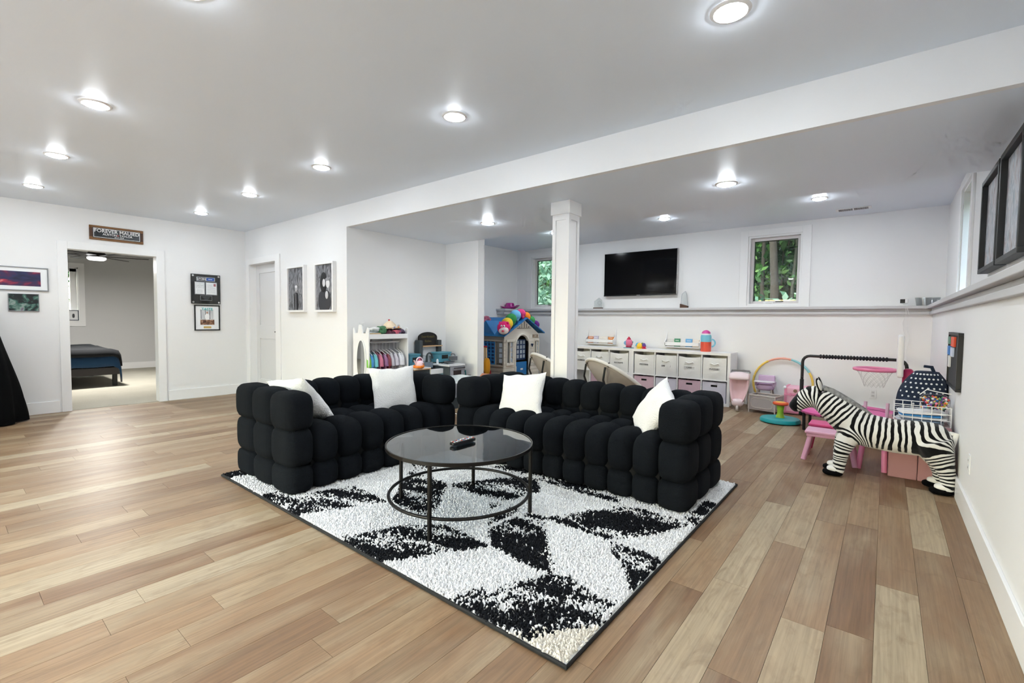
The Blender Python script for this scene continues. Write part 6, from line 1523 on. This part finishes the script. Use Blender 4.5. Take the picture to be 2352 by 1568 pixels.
def leaf_mat(name, c, c2):
    m = bpy.data.materials.new(name); m.use_nodes = True; nt = m.node_tree; b = nt.nodes['Principled BSDF']
    g = nt.nodes.new('ShaderNodeNewGeometry'); mx = nt.nodes.new('ShaderNodeMix'); mx.data_type = 'RGBA'; mx.inputs[6].default_value = srgb(c); mx.inputs[7].default_value = srgb(c2)
    nt.links.new(g.outputs['Random Per Island'], mx.inputs[0]); nt.links.new(mx.outputs[2], b.inputs['Base Color']); b.inputs['Roughness'].default_value = .6
    tl = nt.nodes.new('ShaderNodeBsdfTranslucent'); nt.links.new(mx.outputs[2], tl.inputs[0]); ms = nt.nodes.new('ShaderNodeMixShader'); ms.inputs[0].default_value = .4
    nt.links.new(b.outputs[0], ms.inputs[1]); nt.links.new(tl.outputs[0], ms.inputs[2]); nt.links.new(ms.outputs[0], nt.nodes['Material Output'].inputs[0])
    return m
L_DARK = leaf_mat('leaf_dark', '#152c18', '#2c5026'); L_MID = leaf_mat('leaf_mid', '#245228', '#4f7a36'); L_PALE = leaf_mat('leaf_pale', '#3c6450', '#769884')
def leaves(pts, size, seed):
    r_ = np.random.default_rng(seed); n = len(pts); pts = np.asarray(pts)
    d = r_.normal(size=(n, 3)); d /= np.linalg.norm(d, axis=1)[:, None]; e = np.cross(d, r_.normal(size=(n, 3))); e /= np.linalg.norm(e, axis=1)[:, None]
    nn = np.cross(d, e)
    s = size * r_.uniform(.6, 1.3, n)[:, None]
    V = np.stack([pts - d * s, pts - e * s * .45 + nn * s * .12, pts + d * s, pts + e * s * .45 + nn * s * .12], 1).reshape(-1, 3)
    F = np.arange(n * 4).reshape(-1, 4)
    me = bpy.data.meshes.new('foliage'); me.vertices.add(n * 4); me.vertices.foreach_set('co', V.ravel()); me.loops.add(n * 4); me.loops.foreach_set('vertex_index', F.ravel().astype(np.int32))
    me.polygons.add(n); me.polygons.foreach_set('loop_start', np.arange(0, n * 4, 4, dtype=np.int32)); me.polygons.foreach_set('loop_total', np.full(n, 4, np.int32)); me.update(calc_edges=True)
    return me
def tree(label, x, y, r_, lean, m, h=9.0, seed=0, nl=2200, cr=2.4, lm=None):
    t = thing('forest_tree', label, 'tree', (x, y, 1.1), 0, 'trees outside the windows')
    pts = [(lean * k / 8 * 1.2 + .05 * math.sin(k * 1.7 + seed), .04 * math.cos(k * 2 + seed), h * k / 8) for k in range(9)]
    MB().tube(pts, [r_ * (1.25 if k == 0 else 1 - .07 * k) for k in range(9)], 14).build('trunk', m, t, smooth=60)
    rr_ = np.random.default_rng(seed + 50)
    P_ = rr_.normal(size=(nl, 3)) * np.array([cr * .5, cr * .5, h * .22]) + np.array([lean, 0, h * .72])
    me = leaves(P_, .13, seed); me.materials.append(lm or L_DARK); link('crown', me, t, kind='stuff')
tree('thick dark trunk in the middle of the right window', -2.09, 12.4, .092, -.05, M_BARK, seed=1)
tree('slim dark trunk left of the thick trunk in the right window', -2.55, 13.6, .05, .1, M_BARK, seed=2)
tree('slim leaning trunk at the left of the right window', -2.92, 14.6, .042, -.15, M_BARK, seed=3)
tree('pale grey trunk at the right of the right window', -2.03, 14.8, .045, .05, M_BARK2, seed=4)
tree('thin far trunk right of the thick trunk', -2.50, 15.8, .026, .05, M_BARK, seed=5)
tree('thin far trunk by the right edge of the right window', -2.40, 16.5, .03, .0, M_BARK, seed=6)
tree('dark trunk in the left window', -8.95, 12.8, .05, .1, M_BARK, seed=7)
tree('thin trunk in the left window', -9.8, 14.5, .05, -.1, M_BARK, seed=8)
tree('grey trunk outside the right wall window', 3.6, 8.2, .12, .1, M_BARK2, seed=9)
tree('dark trunk outside the bedroom window', -18.5, 2.2, .12, .1, M_BARK, seed=10)
nrl = np.random.default_rng(77)
def bank(label, x0, x1, y0, y1, z0, z1, n, size, lm, seed):
    r_ = np.random.default_rng(seed); k = max(8, n // 60)
    c = np.stack([r_.uniform(x0, x1, k), r_.uniform(y0, y1, k), r_.uniform(z0, z1, k)], 1)
    P_ = c[r_.integers(0, k, n)] + r_.normal(size=(n, 3)) * np.array([.35, .3, .16])
    P_[:, 2] = np.maximum(P_[:, 2], 1.15)
    me = leaves(P_, size, seed); me.materials.append(lm); o = link('foliage', me, kind='stuff'); o['label'] = label; o['category'] = 'foliage'
bank('dense far green foliage filling the woods', -26, 12, 17, 21, 1.2, 9.5, 42000, .17, L_DARK, 1)
bank('mid green leaves among the trunks', -14, 2, 13.5, 16.5, 1.2, 7.5, 14000, .11, L_MID, 2)  # leaves in the mid green of the three leaf colours
bank('pale leafy branches close outside the left window', -8.8, -5.6, 9.2, 10.8, 1.2, 4.2, 3600, .09, L_PALE, 3)
bank('low leafy saplings below the right window', -2.4, -.9, 9.3, 10.6, 1.15, 1.5, 260, .10, L_PALE, 4)
bank('unseen green leaves added outside the right wall window to block sky', 2.2, 6, 5, 13, 1.2, 6, 6000, .12, L_MID, 5)  # unseen bank placed close by to hold back sky light at this window
bank('green leaves outside the bedroom window', -20, -17.5, -1, 5, 1.5, 5, 4000, .13, L_MID, 6)
bank('dark leaf canopy added overhead to block sky light', -24, 10, 8.6, 18, 7.5, 10.5, 26000, .34, L_DARK, 8)  # unseen leaf layer added to keep sky light off the woods
